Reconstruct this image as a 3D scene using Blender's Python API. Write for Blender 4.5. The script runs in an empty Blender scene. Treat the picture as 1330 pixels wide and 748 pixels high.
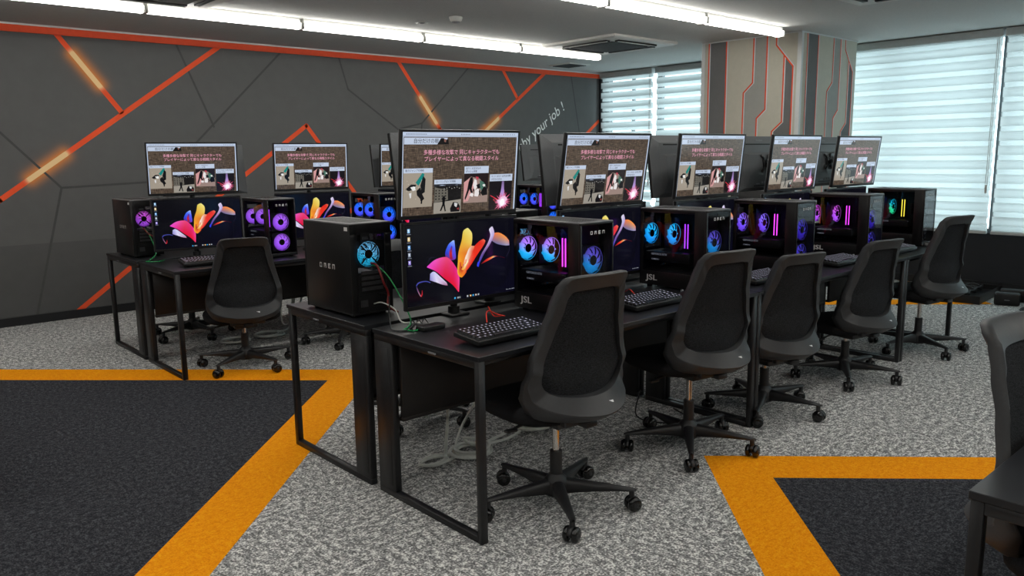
import bpy, bmesh, math, random
from mathutils import Vector, Matrix
from math import pi, sin, cos, radians as R
C = bpy.context.scene.collection
random.seed(7)

# ------------------------------------------------------------------ colours and materials
def lin(c):
    return tuple(((x/255)/12.92 if x/255 <= .04045 else ((x/255+.055)/1.055)**2.4) for x in c)

def new_mat(name):
    m = bpy.data.materials.new(name); m.use_nodes = True
    nt = m.node_tree
    for n in list(nt.nodes): nt.nodes.remove(n)
    out = nt.nodes.new('ShaderNodeOutputMaterial')
    return m, nt, out

def nd(nt, typ, **kw):
    n = nt.nodes.new(typ)
    for k, v in kw.items():
        if k == 'inp':
            for a, b in v.items():
                if hasattr(b, 'is_linked') or isinstance(b, bpy.types.NodeSocket): nt.links.new(b, n.inputs[a])
                else: n.inputs[a].default_value = b
        else: setattr(n, k, v)
    return n

def bsdf(nt, out, col, rough=.5, metal=0., spec=.5):
    b = nt.nodes.new('ShaderNodeBsdfPrincipled')
    if isinstance(col, bpy.types.NodeSocket): nt.links.new(col, b.inputs['Base Color'])
    else: b.inputs['Base Color'].default_value = (*col, 1)
    b.inputs['Roughness'].default_value = rough
    b.inputs['Metallic'].default_value = metal
    b.inputs['Specular IOR Level'].default_value = spec
    nt.links.new(b.outputs[0], out.inputs[0])
    return b

def noise(nt, scale, detail=3, vec=None, rough=.6):
    n = nd(nt, 'ShaderNodeTexNoise', inp={'Scale': scale, 'Detail': detail, 'Roughness': rough})
    if vec is not None: nt.links.new(vec, n.inputs['Vector'])
    return n

def ramp(nt, fac, stops):
    r = nt.nodes.new('ShaderNodeValToRGB')
    e = r.color_ramp.elements
    while len(e) < len(stops): e.new(.5)
    for i, (p_, c_) in enumerate(stops):
        e[i].position = p_; e[i].color = (*c_, 1) if len(c_) == 3 else c_
    nt.links.new(fac, r.inputs[0])
    return r

def math_(nt, op, a, b=None):
    n = nt.nodes.new('ShaderNodeMath'); n.operation = op
    for i, v in enumerate((a, b)):
        if v is None: continue
        if isinstance(v, bpy.types.NodeSocket): nt.links.new(v, n.inputs[i])
        else: n.inputs[i].default_value = v
    return n.outputs[0]

def mixc(nt, fac, a, b):
    n = nt.nodes.new('ShaderNodeMix'); n.data_type = 'RGBA'
    for i, v in ((0, fac), (6, a), (7, b)):
        if isinstance(v, bpy.types.NodeSocket): nt.links.new(v, n.inputs[i])
        else: n.inputs[i].default_value = v if i == 0 else (*v, 1)
    return n.outputs[2]

def plain(name, rgb, rough=.5, metal=0., spec=.5, var=.12, scale=40, bump=0.):
    """a plain surface with a little procedural variation in tone and gloss"""
    m, nt, out = new_mat(name)
    c = lin(rgb)
    tc = nt.nodes.new('ShaderNodeTexCoord')
    n = noise(nt, scale, 3, tc.outputs['Object'])
    r = ramp(nt, n.outputs[0], [(.3, tuple(x*(1-var) for x in c)), (.7, tuple(min(1, x*(1+var)) for x in c))])
    b = bsdf(nt, out, r.outputs[0], rough, metal, spec)
    if bump:
        bp = nd(nt, 'ShaderNodeBump', inp={'Strength': bump, 'Distance': .002, 'Height': n.outputs[0]})
        nt.links.new(bp.outputs[0], b.inputs['Normal'])
    return m

def emis(name, rgb, strength):
    m, nt, out = new_mat(name)
    e = nd(nt, 'ShaderNodeEmission', inp={'Color': (*lin(rgb), 1), 'Strength': strength})
    nt.links.new(e.outputs[0], out.inputs[0])
    return m

def carpet(name, dark, mid, light, s=1., contrast=1.):
    """loop carpet tiles: mottled streaks whose direction changes from tile to tile"""
    m, nt, out = new_mat(name)
    tc = nt.nodes.new('ShaderNodeTexCoord')
    def streak(sx, sy):
        mp = nd(nt, 'ShaderNodeMapping', inp={'Scale': (sx*s, sy*s, 1)})
        nt.links.new(tc.outputs['Object'], mp.inputs['Vector'])
        a = noise(nt, 1, 7, mp.outputs[0], .78)
        return a.outputs[0]
    ch = nd(nt, 'ShaderNodeTexChecker', inp={'Scale': 2.0})
    mp2 = nd(nt, 'ShaderNodeMapping', inp={'Location': (.13, .21, .2513)})
    nt.links.new(tc.outputs['Object'], mp2.inputs['Vector'])
    nt.links.new(mp2.outputs[0], ch.inputs['Vector'])
    a, b = streak(27, 46), streak(46, 27)
    mx = nd(nt, 'ShaderNodeMix', inp={0: ch.outputs['Fac'], 2: a, 3: b})
    fine = noise(nt, 120*s, 3, tc.outputs['Object'], .5)
    f = math_(nt, 'ADD', math_(nt, 'MULTIPLY', mx.outputs[0], .62), math_(nt, 'MULTIPLY', fine.outputs[0], .38))
    w = .075/contrast
    r = ramp(nt, f, [(.5-w, lin(dark)), (.5, lin(mid)), (.5+w*.9, lin(light))])
    b_ = bsdf(nt, out, r.outputs[0], .95, 0, .1)
    bp = nd(nt, 'ShaderNodeBump', inp={'Strength': .5, 'Distance': .004, 'Height': fine.outputs[0]})
    nt.links.new(bp.outputs[0], b_.inputs['Normal'])
    return m

M = {}
M['carpet_grey'] = carpet('carpet_grey', (98, 98, 99), (150, 150, 150), (240, 240, 237))
M['carpet_dark'] = carpet('carpet_dark', (34, 35, 40), (52, 53, 58), (84, 85, 90), 1.3, .9)
M['carpet_orange'] = carpet('carpet_orange', (232, 134, 8), (250, 154, 12), (255, 178, 30), 1.3, .7)
M['ceiling'] = plain('ceiling', (196, 196, 194), .9, 0, .2, .05, 60, .4)
M['black_steel'] = plain('black_steel', (26, 26, 28), .42, 0, .5, .15, 80)
M['black_top'] = plain('black_top', (26, 28, 32), .38, 0, .5, .12, 120)
M['panel_brown'] = plain('panel_brown', (30, 26, 25), .5, 0, .4, .15, 10)
M['black_plastic'] = plain('black_plastic', (22, 22, 23), .4, 0, .5, .15, 60)
M['chair_frame'] = plain('chair_frame', (50, 51, 53), .5, 0, .45, .08, 90)
M['chair_base'] = plain('chair_base', (34, 34, 36), .45, 0, .5, .1, 60)
M['caster_black'] = plain('caster_black', (14, 14, 15), .18, 0, .6, .1, 60)
M['seat_fabric'] = plain('seat_fabric', (26, 26, 28), .95, 0, .15, .3, 260, .5)
M['chrome'] = plain('chrome', (205, 200, 195), .16, 1., .5, .03, 30)
M['case_black'] = plain('case_black', (17, 17, 18), .36, 0, .5, .1, 50)
M['roof_perf_glare'] = plain('roof_perf_glare', (128, 128, 130), .4, .6, 1., .1, 60)  # black perforated roof; glare on it is painted in as pale grey metal
M['case_dark'] = plain('case_dark', (8, 8, 9), .55, 0, .4, .15, 60)
M['case_inner'] = plain('case_inner', (14, 14, 16), .5, 0, .4, .2, 40)
M['metal_grey'] = plain('metal_grey', (90, 90, 92), .4, .8, .5, .1, 60)
M['monitor_back'] = plain('monitor_back', (98, 100, 102), .36, 0, .5, .06, 160)
M['bezel'] = plain('bezel', (18, 18, 19), .35, 0, .5, .1, 60)
M['white_print'] = plain('white_print', (225, 225, 225), .5, 0, .4, .03, 60)
M['grey_print'] = plain('grey_print', (140, 142, 145), .5, 0, .4, .03, 60)
M['white_plastic'] = plain('white_plastic', (212, 212, 208), .5, 0, .4, .04, 40)
M['grille_dark'] = plain('grille_dark', (70, 71, 72), .6, 0, .3, .1, 80)
M['cable_white'] = plain('cable_white', (214, 216, 210), .5, 0, .4, .08, 50)
M['cable_black'] = plain('cable_black', (15, 15, 16), .45, 0, .5, .1, 50)
M['cable_green'] = plain('cable_green', (20, 150, 80), .45, 0, .5, .1, 50)
M['cable_red'] = plain('cable_red', (225, 60, 45), .45, 0, .5, .1, 50)
M['cable_dark_red'] = plain('cable_dark_red', (120, 20, 22), .45, 0, .5, .1, 50)
M['wall_red'] = plain('wall_red', (240, 86, 48), .6, 0, .3, .04, 30)
M['wall_groove'] = plain('wall_groove', (74, 74, 74), .7, 0, .3, .06, 30)
M['wall_text'] = plain('wall_text', (240, 242, 240), .6, 0, .3, .04, 30)
M['wall_charcoal'] = plain('wall_charcoal', (44, 46, 50), .75, 0, .25, .05, 12)
M['wall_plain'] = plain('wall_plain', (150, 150, 150), .85, 0, .25, .04, 12)
M['baseboard'] = plain('baseboard', (26, 27, 29), .5, 0, .4, .08, 30)
M['pillar_cream'] = plain('pillar_cream', (196, 192, 178), .75, 0, .25, .03, 20)
M['pillar_grey'] = plain('pillar_grey', (112, 112, 112), .75, 0, .25, .03, 20)
M['pillar_midgrey'] = plain('pillar_midgrey', (160, 160, 155), .75, 0, .25, .03, 20)
M['pillar_edge'] = plain('pillar_edge', (214, 216, 216), .4, 0, .4, .03, 20)
M['window_frame'] = plain('window_frame', (92, 98, 102), .4, .4, .5, .05, 20)
M['blind_rail'] = plain('blind_rail', (188, 192, 192), .5, 0, .4, .04, 20)
M['keycap'] = plain('keycap', (24, 24, 27), .42, 0, .5, .1, 60)
M['keylegend'] = emis('keylegend', (225, 222, 245), .7)
M['cabinet_grey'] = plain('cabinet_grey', (128, 130, 132), .5, 0, .4, .05, 20)
M['tube'] = emis('tube', (255, 253, 246), 15)

def weave(name, rgb, rgb2):
    m, nt, out = new_mat(name)
    tc = nt.nodes.new('ShaderNodeTexCoord')
    mp = nd(nt, 'ShaderNodeMapping', inp={'Scale': (1, 1, 3)})
    nt.links.new(tc.outputs['Object'], mp.inputs['Vector'])
    n = noise(nt, 150, 4, mp.outputs[0], .7)
    r = ramp(nt, n.outputs[0], [(.38, lin(rgb)), (.62, lin(rgb2))])
    b = bsdf(nt, out, r.outputs[0], .9, 0, .15)
    bp = nd(nt, 'ShaderNodeBump', inp={'Strength': .6, 'Distance': .002, 'Height': n.outputs[0]})
    nt.links.new(bp.outputs[0], b.inputs['Normal'])
    return m
M['back_mesh'] = weave('back_mesh', (20, 21, 22), (50, 51, 54))

def screen_mat():
    m, nt, out = new_mat('screen_image')
    a = nd(nt, 'ShaderNodeAttribute', attribute_name='Col')
    b = bsdf(nt, out, (.004, .004, .005), .14, 0, .8)
    nt.links.new(a.outputs['Color'], b.inputs['Emission Color'])
    b.inputs['Emission Strength'].default_value = 1.0
    return m
M['screen'] = screen_mat()

def textile_mat():
    m, nt, out = new_mat('screen_textile')
    tc = nt.nodes.new('ShaderNodeTexCoord')
    def st(sx, sz):
        mp = nd(nt, 'ShaderNodeMapping', inp={'Scale': (sx, 1, sz)})
        nt.links.new(tc.outputs['Object'], mp.inputs['Vector'])
        return noise(nt, 1, 4, mp.outputs[0], .7).outputs[0]
    f = math_(nt, 'MULTIPLY', math_(nt, 'ADD', st(260, 30), st(30, 260)), .5)
    r = ramp(nt, f, [(.38, lin((38, 30, 25))), (.5, lin((76, 64, 54))), (.63, lin((122, 104, 88)))])
    b = bsdf(nt, out, (.004, .004, .005), .14, 0, .8)
    nt.links.new(r.outputs[0], b.inputs['Emission Color'])
    b.inputs['Emission Strength'].default_value = 1.0
    return m
M['textile'] = textile_mat()

def glass_mat(name, tint, rough=.02, f0=.03):
    m, nt, out = new_mat(name)
    t = nd(nt, 'ShaderNodeBsdfTransparent', inp={'Color': (*tint, 1)})
    g = nd(nt, 'ShaderNodeBsdfGlossy', inp={'Color': (1, 1, 1, 1), 'Roughness': rough})
    # thin pane: the same reflectance from either side (Schlick)
    ge = nt.nodes.new('ShaderNodeNewGeometry')
    dt = nt.nodes.new('ShaderNodeVectorMath'); dt.operation = 'DOT_PRODUCT'
    nt.links.new(ge.outputs['Incoming'], dt.inputs[0]); nt.links.new(ge.outputs['Normal'], dt.inputs[1])
    c_ = math_(nt, 'SUBTRACT', 1., math_(nt, 'ABSOLUTE', dt.outputs['Value']))
    fr = math_(nt, 'ADD', math_(nt, 'MULTIPLY', math_(nt, 'POWER', c_, 5.), 1-f0), f0)
    mx = nd(nt, 'ShaderNodeMixShader')
    nt.links.new(fr, mx.inputs[0]); nt.links.new(t.outputs[0], mx.inputs[1]); nt.links.new(g.outputs[0], mx.inputs[2])
    nt.links.new(mx.outputs[0], out.inputs[0])
    return m
M['case_glass'] = glass_mat('case_glass', (.85, .85, .88), .02, .012)
M['window_glass'] = glass_mat('window_glass', (.93, .97, .97))

def fan_mat(name, top, bot, strength=1.5):
    """lit fan: colour runs from one LED colour to the other over the fan"""
    m, nt, out = new_mat(name)
    tc = nt.nodes.new('ShaderNodeTexCoord')
    sp = nt.nodes.new('ShaderNodeSeparateXYZ'); nt.links.new(tc.outputs['Object'], sp.inputs[0])
    f = math_(nt, 'ADD', math_(nt, 'MULTIPLY', math_(nt, 'ADD', sp.outputs[2], math_(nt, 'MULTIPLY', sp.outputs[0], .4)), 9.), .5)
    r = ramp(nt, f, [(.25, lin(bot)), (.7, lin(top))])
    # brighter towards the hub, where the LEDs sit
    d = nt.nodes.new('ShaderNodeVectorMath'); d.operation = 'LENGTH'; nt.links.new(tc.outputs['Object'], d.inputs[0])
    k = ramp(nt, math_(nt, 'MULTIPLY', d.outputs['Value'], 14.), [(.3, (1, 1, 1)), (.95, (.32, .32, .32))])
    e = nt.nodes.new('ShaderNodeEmission')
    nt.links.new(r.outputs[0], e.inputs['Color'])
    nt.links.new(math_(nt, 'MULTIPLY', k.outputs[0], strength), e.inputs['Strength'])
    nt.links.new(e.outputs[0], out.inputs[0])
    return m
FAN = {
    'off': fan_mat('fan_off', (20, 20, 30), (12, 12, 20), .3),
    'purple_cyan': fan_mat('fan_purple_cyan', (170, 120, 245), (30, 170, 235), 1.9),
    'cyan': fan_mat('fan_cyan', (30, 175, 240), (20, 140, 225), 1.9),
    'violet': fan_mat('fan_violet', (140, 110, 250), (110, 70, 235), 1.7),
    'dim_violet': fan_mat('fan_dim_violet', (90, 80, 230), (60, 40, 190), 1.),
    'dim_blue': fan_mat('fan_dim_blue', (90, 80, 190), (20, 130, 200), 1.5),
    'magenta': fan_mat('fan_magenta', (210, 90, 225), (170, 80, 235), 1.8),
    'purple': fan_mat('fan_purple', (165, 95, 235), (150, 80, 230), 1.8),
    'blue': fan_mat('fan_blue', (30, 110, 250), (70, 80, 245), 1.9),
    'rainbow': fan_mat('fan_rainbow', (20, 185, 220), (40, 210, 140), 1.7),
    'rear_cyan': fan_mat('fan_rear_cyan', (110, 190, 240), (40, 190, 240), 1.7),
}
RAM = {'magenta': emis('ram_magenta', (240, 70, 250), 2.4), 'purple': emis('ram_purple', (165, 60, 250), 2.2),
       'yellow': emis('ram_yellow', (245, 225, 70), 2.2), 'blue': emis('ram_blue', (60, 90, 250), 1.8)}

def blind_mat(name, phase, gap, albedo=.8, sheer_t=.62):
    """roller fabric woven in alternating dense and sheer bands"""
    m, nt, out = new_mat(name)
    tc = nt.nodes.new('ShaderNodeTexCoord')
    sp = nt.nodes.new('ShaderNodeSeparateXYZ'); nt.links.new(tc.outputs['Object'], sp.inputs[0])
    f = math_(nt, 'FRACT', math_(nt, 'ADD', math_(nt, 'DIVIDE', sp.outputs[2], .1375), phase+20))
    sheer = math_(nt, 'LESS_THAN', f, gap)
    mp = nd(nt, 'ShaderNodeMapping', inp={'Scale': (1, 3, 260)}); nt.links.new(tc.outputs['Object'], mp.inputs['Vector'])
    n = noise(nt, 1, 3, mp.outputs[0])
    col = ramp(nt, n.outputs[0], [(.3, (albedo*.86, albedo*.9, albedo*.9)), (.7, (albedo*.95, albedo, albedo))])
    d = nt.nodes.new('ShaderNodeBsdfDiffuse'); nt.links.new(col.outputs[0], d.inputs[0])
    t = nt.nodes.new('ShaderNodeBsdfTranslucent'); nt.links.new(col.outputs[0], t.inputs[0])
    a = nd(nt, 'ShaderNodeMixShader', inp={0: .52, 1: d.outputs[0], 2: t.outputs[0]})
    tr = nd(nt, 'ShaderNodeBsdfTransparent', inp={'Color': (.95, .97, .97, 1)})
    s = nd(nt, 'ShaderNodeMixShader', inp={0: sheer_t, 1: a.outputs[0], 2: tr.outputs[0]})
    mx = nd(nt, 'ShaderNodeMixShader', inp={0: sheer, 1: a.outputs[0], 2: s.outputs[0]})
    nt.links.new(mx.outputs[0], out.inputs[0])
    return m

# ------------------------------------------------------------------ mesh builder
class MB:
    def __init__(s): s.v = []; s.f = []; s.m = []; s.sm = []; s.c = []; s.col = False
    def add(s, vs, fs, mat=0, smooth=False, T=None, cols=None):
        o = len(s.v)
        s.v += [tuple(T @ Vector(v)) if T is not None else tuple(v) for v in vs]
        for i, f in enumerate(fs):
            s.f.append([o+k for k in f]); s.m.append(mat); s.sm.append(smooth)
        s.c += cols if cols else [(0, 0, 0)]*len(vs)
        if cols: s.col = True
        return s
    def box(s, a, b, mat=0, T=None):
        x0, y0, z0 = a; x1, y1, z1 = b
        return s.add([(x0,y0,z0),(x1,y0,z0),(x1,y1,z0),(x0,y1,z0),(x0,y0,z1),(x1,y0,z1),(x1,y1,z1),(x0,y1,z1)],
              [(0,3,2,1),(4,5,6,7),(0,1,5,4),(1,2,6,5),(2,3,7,6),(3,0,4,7)], mat, False, T)
    def rbox(s, a, b, r, mat=0, T=None, seg=2, smooth=True):
        bm = bmesh.new(); bmesh.ops.create_cube(bm, size=1)
        for v in bm.verts: v.co = Vector([(a[i]+b[i])/2 + v.co[i]*(b[i]-a[i]) for i in range(3)])
        bmesh.ops.bevel(bm, geom=bm.edges[:], offset=r, segments=seg, profile=.5, affect='EDGES')
        bm.verts.index_update()
        s.add([v.co[:] for v in bm.verts], [[v.index for v in f.verts] for f in bm.faces], mat, smooth, T)
        bm.free(); return s
    def cyl(s, p, q, r, r2=None, mat=0, n=20, T=None, caps=True, smooth=True):
        p = Vector(p); q = Vector(q); r2 = r if r2 is None else r2
        d = (q-p).normalized(); a = d.orthogonal().normalized(); b = d.cross(a)
        vs = []
        for c_, rr in ((p, r), (q, r2)):
            for i in range(n):
                t = 2*pi*i/n; vs.append(c_+(a*cos(t)+b*sin(t))*rr)
        s.add(vs, [(i, (i+1) % n, n+(i+1) % n, n+i) for i in range(n)], mat, smooth, T)
        if caps: s.add(vs, [list(range(n))[::-1], list(range(n, 2*n))], mat, False, T)
        return s
    def lathe(s, prof, axis_o=(0,0,0), mat=0, n=24, T=None):
        vs = []; fs = []
        for r, z in prof:
            for i in range(n):
                t = 2*pi*i/n; vs.append((axis_o[0]+r*cos(t), axis_o[1]+r*sin(t), axis_o[2]+z))
        for k in range(len(prof)-1):
            for i in range(n):
                fs.append((k*n+i, k*n+(i+1) % n, (k+1)*n+(i+1) % n, (k+1)*n+i))
        return s.add(vs, fs, mat, True, T)
    def poly(s, pts, mat=0, T=None):
        return s.add(pts, [list(range(len(pts)))], mat, False, T)
    def tube(s, pts, r, mat=0, n=8, T=None, closed=False):
        P = [Vector(p) for p in pts]; vs = []; fs = []; m = len(P); a = None
        for i, p in enumerate(P):
            d = (P[(i+1) % m]-P[i-1]) if closed else (P[min(i+1, m-1)]-P[max(i-1, 0)])
            d.normalize()
            a = d.orthogonal().normalized() if a is None else (a-d*a.dot(d)).normalized()
            b = d.cross(a)
            for k in range(n):
                t = 2*pi*k/n; vs.append(p+(a*cos(t)+b*sin(t))*r)
        for i in range(m if closed else m-1):
            j = (i+1) % m
            for k in range(n): fs.append((i*n+k, i*n+(k+1) % n, j*n+(k+1) % n, j*n+k))
        if not closed: fs += [list(range(n))[::-1], list(range((m-1)*n, m*n))]
        return s.add(vs, fs, mat, True, T)
    def text(s, body, size, T, mat=0, width=None, bold=0., cols=None, shear=0., align='CENTER'):
        cu = bpy.data.curves.new('t', 'FONT'); cu.body = body; cu.size = size; cu.align_x = align; cu.align_y = 'CENTER'
        cu.offset = bold*size; cu.resolution_u = 3; cu.shear = shear
        o = bpy.data.objects.new('t', cu); C.objects.link(o)
        me = bpy.data.meshes.new_from_object(o.evaluated_get(bpy.context.evaluated_depsgraph_get()))
        vs = [v.co.copy() for v in me.vertices]; fs = [list(p_.vertices) for p_ in me.polygons]
        if vs and width:
            x0 = min(v.x for v in vs); x1 = max(v.x for v in vs); k = width/(x1-x0)
            vs = [Vector((v.x*k, v.y, v.z)) for v in vs]
        s.add([v[:] for v in vs], fs, mat, False, T, [cols]*len(vs) if cols else None)
        bpy.data.objects.remove(o); bpy.data.curves.remove(cu); bpy.data.meshes.remove(me)
        return s
    def mesh(s, name, mats):
        me = bpy.data.meshes.new(name); me.from_pydata(s.v, [], s.f)
        for m in mats: me.materials.append(m)
        me.polygons.foreach_set('material_index', s.m); me.polygons.foreach_set('use_smooth', s.sm)
        if s.col:
            ca = me.color_attributes.new('Col', 'FLOAT_COLOR', 'POINT')
            fl = []
            for c_ in s.c: fl += [*c_, 1]
            ca.data.foreach_set('color', fl)
        me.validate(); me.update()
        return me

def link(name, me, parent=None, loc=(0,0,0), rot=(0,0,0)):
    o = bpy.data.objects.new(name, me); C.objects.link(o)
    o.location = loc; o.rotation_euler = rot
    if parent: o.parent = parent
    return o
def obj(name, mb, mats, parent=None, loc=(0,0,0), rot=(0,0,0), label=None):
    if not isinstance(mats, (list, tuple)): mats = [mats]
    o = link(name, mb.mesh(name, mats), parent, loc, rot)
    if label: o['label'] = label
    return o
def tag(o, label, cat, group=None):
    o['label'] = label; o['category'] = cat
    if group: o['group'] = group
    return o
def thing(name, label, cat, loc=(0,0,0), rz=0, group=None):
    return tag(link(name, None, None, loc, (0,0,rz)), label, cat, group)
def struct(name, mb, mats, parent=None, label=None, **k):
    o = obj(name, mb, mats, parent, **k)
    if parent is None: o['kind'] = 'structure'
    if label: o['label'] = label
    return o
def dup(root, loc, rz, label, group=None):
    def cp(o, par):
        c_ = o.copy(); C.objects.link(c_); c_.parent = par
        for ch in kids.get(o, []): cp(ch, c_)
        return c_
    kids = {}
    for o in list(C.objects):
        if o.parent: kids.setdefault(o.parent, []).append(o)
    r = cp(root, None); r.location = loc; r.rotation_euler = (0,0,rz); r['label'] = label
    if group: r['group'] = group
    return r
def catmull(P, n):
    P = [Vector(p) for p in P]; out = []
    for i in range(len(P)-1):
        a, b, c_, d = P[max(i-1,0)], P[i], P[i+1], P[min(i+2,len(P)-1)]
        for k in range(n):
            t = k/n
            out.append(.5*((2*b)+(c_-a)*t+(2*a-5*b+4*c_-d)*t*t+(3*b-a-3*c_+d)*t**3))
    out.append(P[-1]); return out

# ------------------------------------------------------------------ the room
X0, X1, Y0, Y1, ZC = -4.2, 8.79, -4.0, 7.81, 2.527
fl = MB()
fl.box((X0-.2, Y0-.2, -.12), (X1+.2, Y1+.2, 0), 0)
def flat(pts, mat, z): fl.poly([(x, y, z) for x, y in pts], mat)
r2 = math.sqrt(2)
# arrow-shaped field of dark carpet with its orange border, left of the desks
c0 = (2.734, 4.383); w = .257*r2
flat([(c0[0], c0[1]), (c0[0]-3.4, c0[1]+3.4), (c0[0]-3.4-w, c0[1]+3.4), (c0[0]-w, c0[1])], 2, .0012)
flat([(c0[0], c0[1]), (c0[0]-w, c0[1]), (c0[0]-w-6.2, c0[1]-6.2), (c0[0]-6.2, c0[1]-6.2)], 2, .0012)
flat([(c0[0]-w, c0[1]), (c0[0]-w-3.4, c0[1]+3.4), (X0, c0[1]+3.4), (X0, -1.8), (c0[0]-w-6.2, c0[1]-6.2)], 1, .0012)
# the second one in front of the desks
g = (2.998, 2.004); w2 = .2504*r2
flat([g, (g[0], g[1]-w2), (g[0]+5.6, g[1]-w2-5.6), (g[0]+5.6+w2, g[1]-w2-5.6)], 2, .0012)
flat([g, (g[0]-5.6, g[1]-5.6), (g[0]-5.6+w2, g[1]-5.6), (g[0], g[1]-w2)], 2, .0012)
flat([(g[0], g[1]-w2), (g[0]-5.6+w2, g[1]-5.6), (g[0]+5.6-w2+.001, g[1]-5.6)], 1, .0012)
# and the end of a third by the windows
flat([(5.9, 4.35), (7.95, 2.30), (8.13, 2.48), (6.26, 4.35)], 2, .0012)
flat([(7.95, 2.30), (8.75, 3.10), (8.75, 3.46), (7.95, 2.66)], 2, .0013)
struct('floor', fl, [M['carpet_grey'], M['carpet_dark'], M['carpet_orange']])

ce = MB(); ce.box((X0-.2, Y0-.2, ZC), (X1+.2, Y1+.2, ZC+.12), 0)
struct('ceiling', ce, [M['ceiling']])

# left-hand wall with printed wall covering; the neon segments of the print have a soft halo
def wall_print_mat(name, base, line=False):
    m, nt, out = new_mat(name)
    tc = nt.nodes.new('ShaderNodeTexCoord')
    sp = nt.nodes.new('ShaderNodeSeparateXYZ'); nt.links.new(tc.outputs['Object'], sp.inputs[0])
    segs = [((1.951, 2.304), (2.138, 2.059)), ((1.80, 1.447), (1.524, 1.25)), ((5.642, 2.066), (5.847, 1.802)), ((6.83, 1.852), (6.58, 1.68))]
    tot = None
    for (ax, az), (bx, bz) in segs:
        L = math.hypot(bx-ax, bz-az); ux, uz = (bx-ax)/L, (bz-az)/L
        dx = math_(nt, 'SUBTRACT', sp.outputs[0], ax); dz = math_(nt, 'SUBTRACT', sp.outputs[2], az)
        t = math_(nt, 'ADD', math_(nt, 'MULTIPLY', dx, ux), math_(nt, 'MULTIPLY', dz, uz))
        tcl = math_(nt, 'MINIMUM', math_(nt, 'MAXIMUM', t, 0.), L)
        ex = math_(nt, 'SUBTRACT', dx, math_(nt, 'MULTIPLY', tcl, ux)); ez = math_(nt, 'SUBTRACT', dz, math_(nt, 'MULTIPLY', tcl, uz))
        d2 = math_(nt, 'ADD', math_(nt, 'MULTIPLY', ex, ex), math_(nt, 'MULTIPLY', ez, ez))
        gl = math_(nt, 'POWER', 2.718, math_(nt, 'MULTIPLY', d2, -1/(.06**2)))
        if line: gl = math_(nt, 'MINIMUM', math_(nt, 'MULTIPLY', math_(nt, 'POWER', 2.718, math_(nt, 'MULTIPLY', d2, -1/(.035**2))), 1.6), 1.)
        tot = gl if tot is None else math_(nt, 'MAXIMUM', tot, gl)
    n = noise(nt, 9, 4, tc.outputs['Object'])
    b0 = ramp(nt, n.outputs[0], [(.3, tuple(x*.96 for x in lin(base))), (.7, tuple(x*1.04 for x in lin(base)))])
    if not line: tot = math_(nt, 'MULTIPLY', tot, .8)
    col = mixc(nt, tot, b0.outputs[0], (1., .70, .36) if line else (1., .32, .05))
    bsdf(nt, out, col, .7, 0, .25)
    return m
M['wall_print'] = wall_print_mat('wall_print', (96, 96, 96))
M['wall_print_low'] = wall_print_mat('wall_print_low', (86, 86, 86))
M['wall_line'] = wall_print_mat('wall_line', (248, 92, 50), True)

wb = MB()
wb.box((X0-.2, Y1, .69), (X1+.2, Y1+.2, ZC), 0); wb.box((X0-.2, Y1, 0), (X1+.2, Y1+.2, .69), 1)
def wline(pts, width, mat, dy):
    for (ax, az), (bx, bz) in zip(pts, pts[1:]):
        L = math.hypot(bx-ax, bz-az); nx, nz = -(bz-az)/L*width/2, (bx-ax)/L*width/2
        ex, ez = (bx-ax)/L*width*.25, (bz-az)/L*width*.25
        wb.poly([(ax-nx-ex, Y1-dy, az-nz-ez), (bx-nx+ex, Y1-dy, bz-nz+ez), (bx+nx+ex, Y1-dy, bz+nz+ez), (ax+nx-ex, Y1-dy, az+nz-ez)], mat)
for pts in ([(-.2, 3.2), (1.339, 1.636), (1.751, 1.163), (2.531, 1.191), (2.758, 1.359), (3.885, 2.46)], [(1.751, 1.163), (1.437, 0)], [(2.835, 2.48), (3.141, 1.703)],
            [(2.531, 1.191), (3.2, .3)], [(4.56, 2.47), (4.661, 2.129), (5.299, 1.705), (5.642, 1.78)], [(6.38, 2.47), (5.642, 1.78), (5.4, 0)], [(8.205, 2.47), (8.368, 1.717), (8.5, .8), (8.2, 0)]):
    pts = [(x, min(z, 2.47)) for x, z in pts]
    wline(pts, .019, 2, .001)
for pts in ([(1.826, 2.479), (2.303, 1.822)], [(3.26, 2.48), (1.281, 1.078), (0, .2)], [(3.1, 1.005), (4.135, 1.732), (4.76, .90), (3.6, .05)], [(5.335, 2.47), (5.902, 1.721), (6.4, 1.05)],
            [(6.94, 2.47), (7.188, 2.122)], [(7.69, 2.47), (6.4, 1.53)], [(8.78, 1.86), (7.9, 1.24)], [(2.50, .585), (1.70, 0)]):
    wline(pts, .044, 3, .002)
T = Matrix.Translation((7.54, Y1-.003, 1.71)) @ Matrix.Rotation(-R(34), 4, 'Y') @ Matrix.Rotation(R(90), 4, 'X')
wb.text('hobby your job !', .185, T, 4, width=1.22, bold=.006, shear=.15)
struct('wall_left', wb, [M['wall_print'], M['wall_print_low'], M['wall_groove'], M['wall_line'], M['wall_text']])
mb = MB(); mb.box((X0, Y1-.025, 2.457), (X1, Y1, ZC-.012), 0); mb.box((X0, Y1-.032, ZC-.014), (X1, Y1, ZC), 1)
struct('trim_1', mb, [M['wall_red'], M['pillar_edge']], label='orange-red cornice strip along the top of the dark wall')
mb = MB(); mb.box((X0, Y1-.012, 0), (X1, Y1, .075)); struct('baseboard_left', mb, M['baseboard'])
mb = MB(); mb.box((X1-.012, Y0, 0), (X1, Y1-.012, .075)); struct('baseboard_right', mb, M['baseboard'])
mb = MB(); mb.box((X0-.2, Y0-.2, 0), (X0, Y1, ZC)); struct('wall_back', mb, M['wall_plain'])
mb = MB(); mb.box((X0, Y0-.2, 0), (X1+.2, Y0, ZC)); struct('wall_front', mb, M['wall_plain'])

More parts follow.
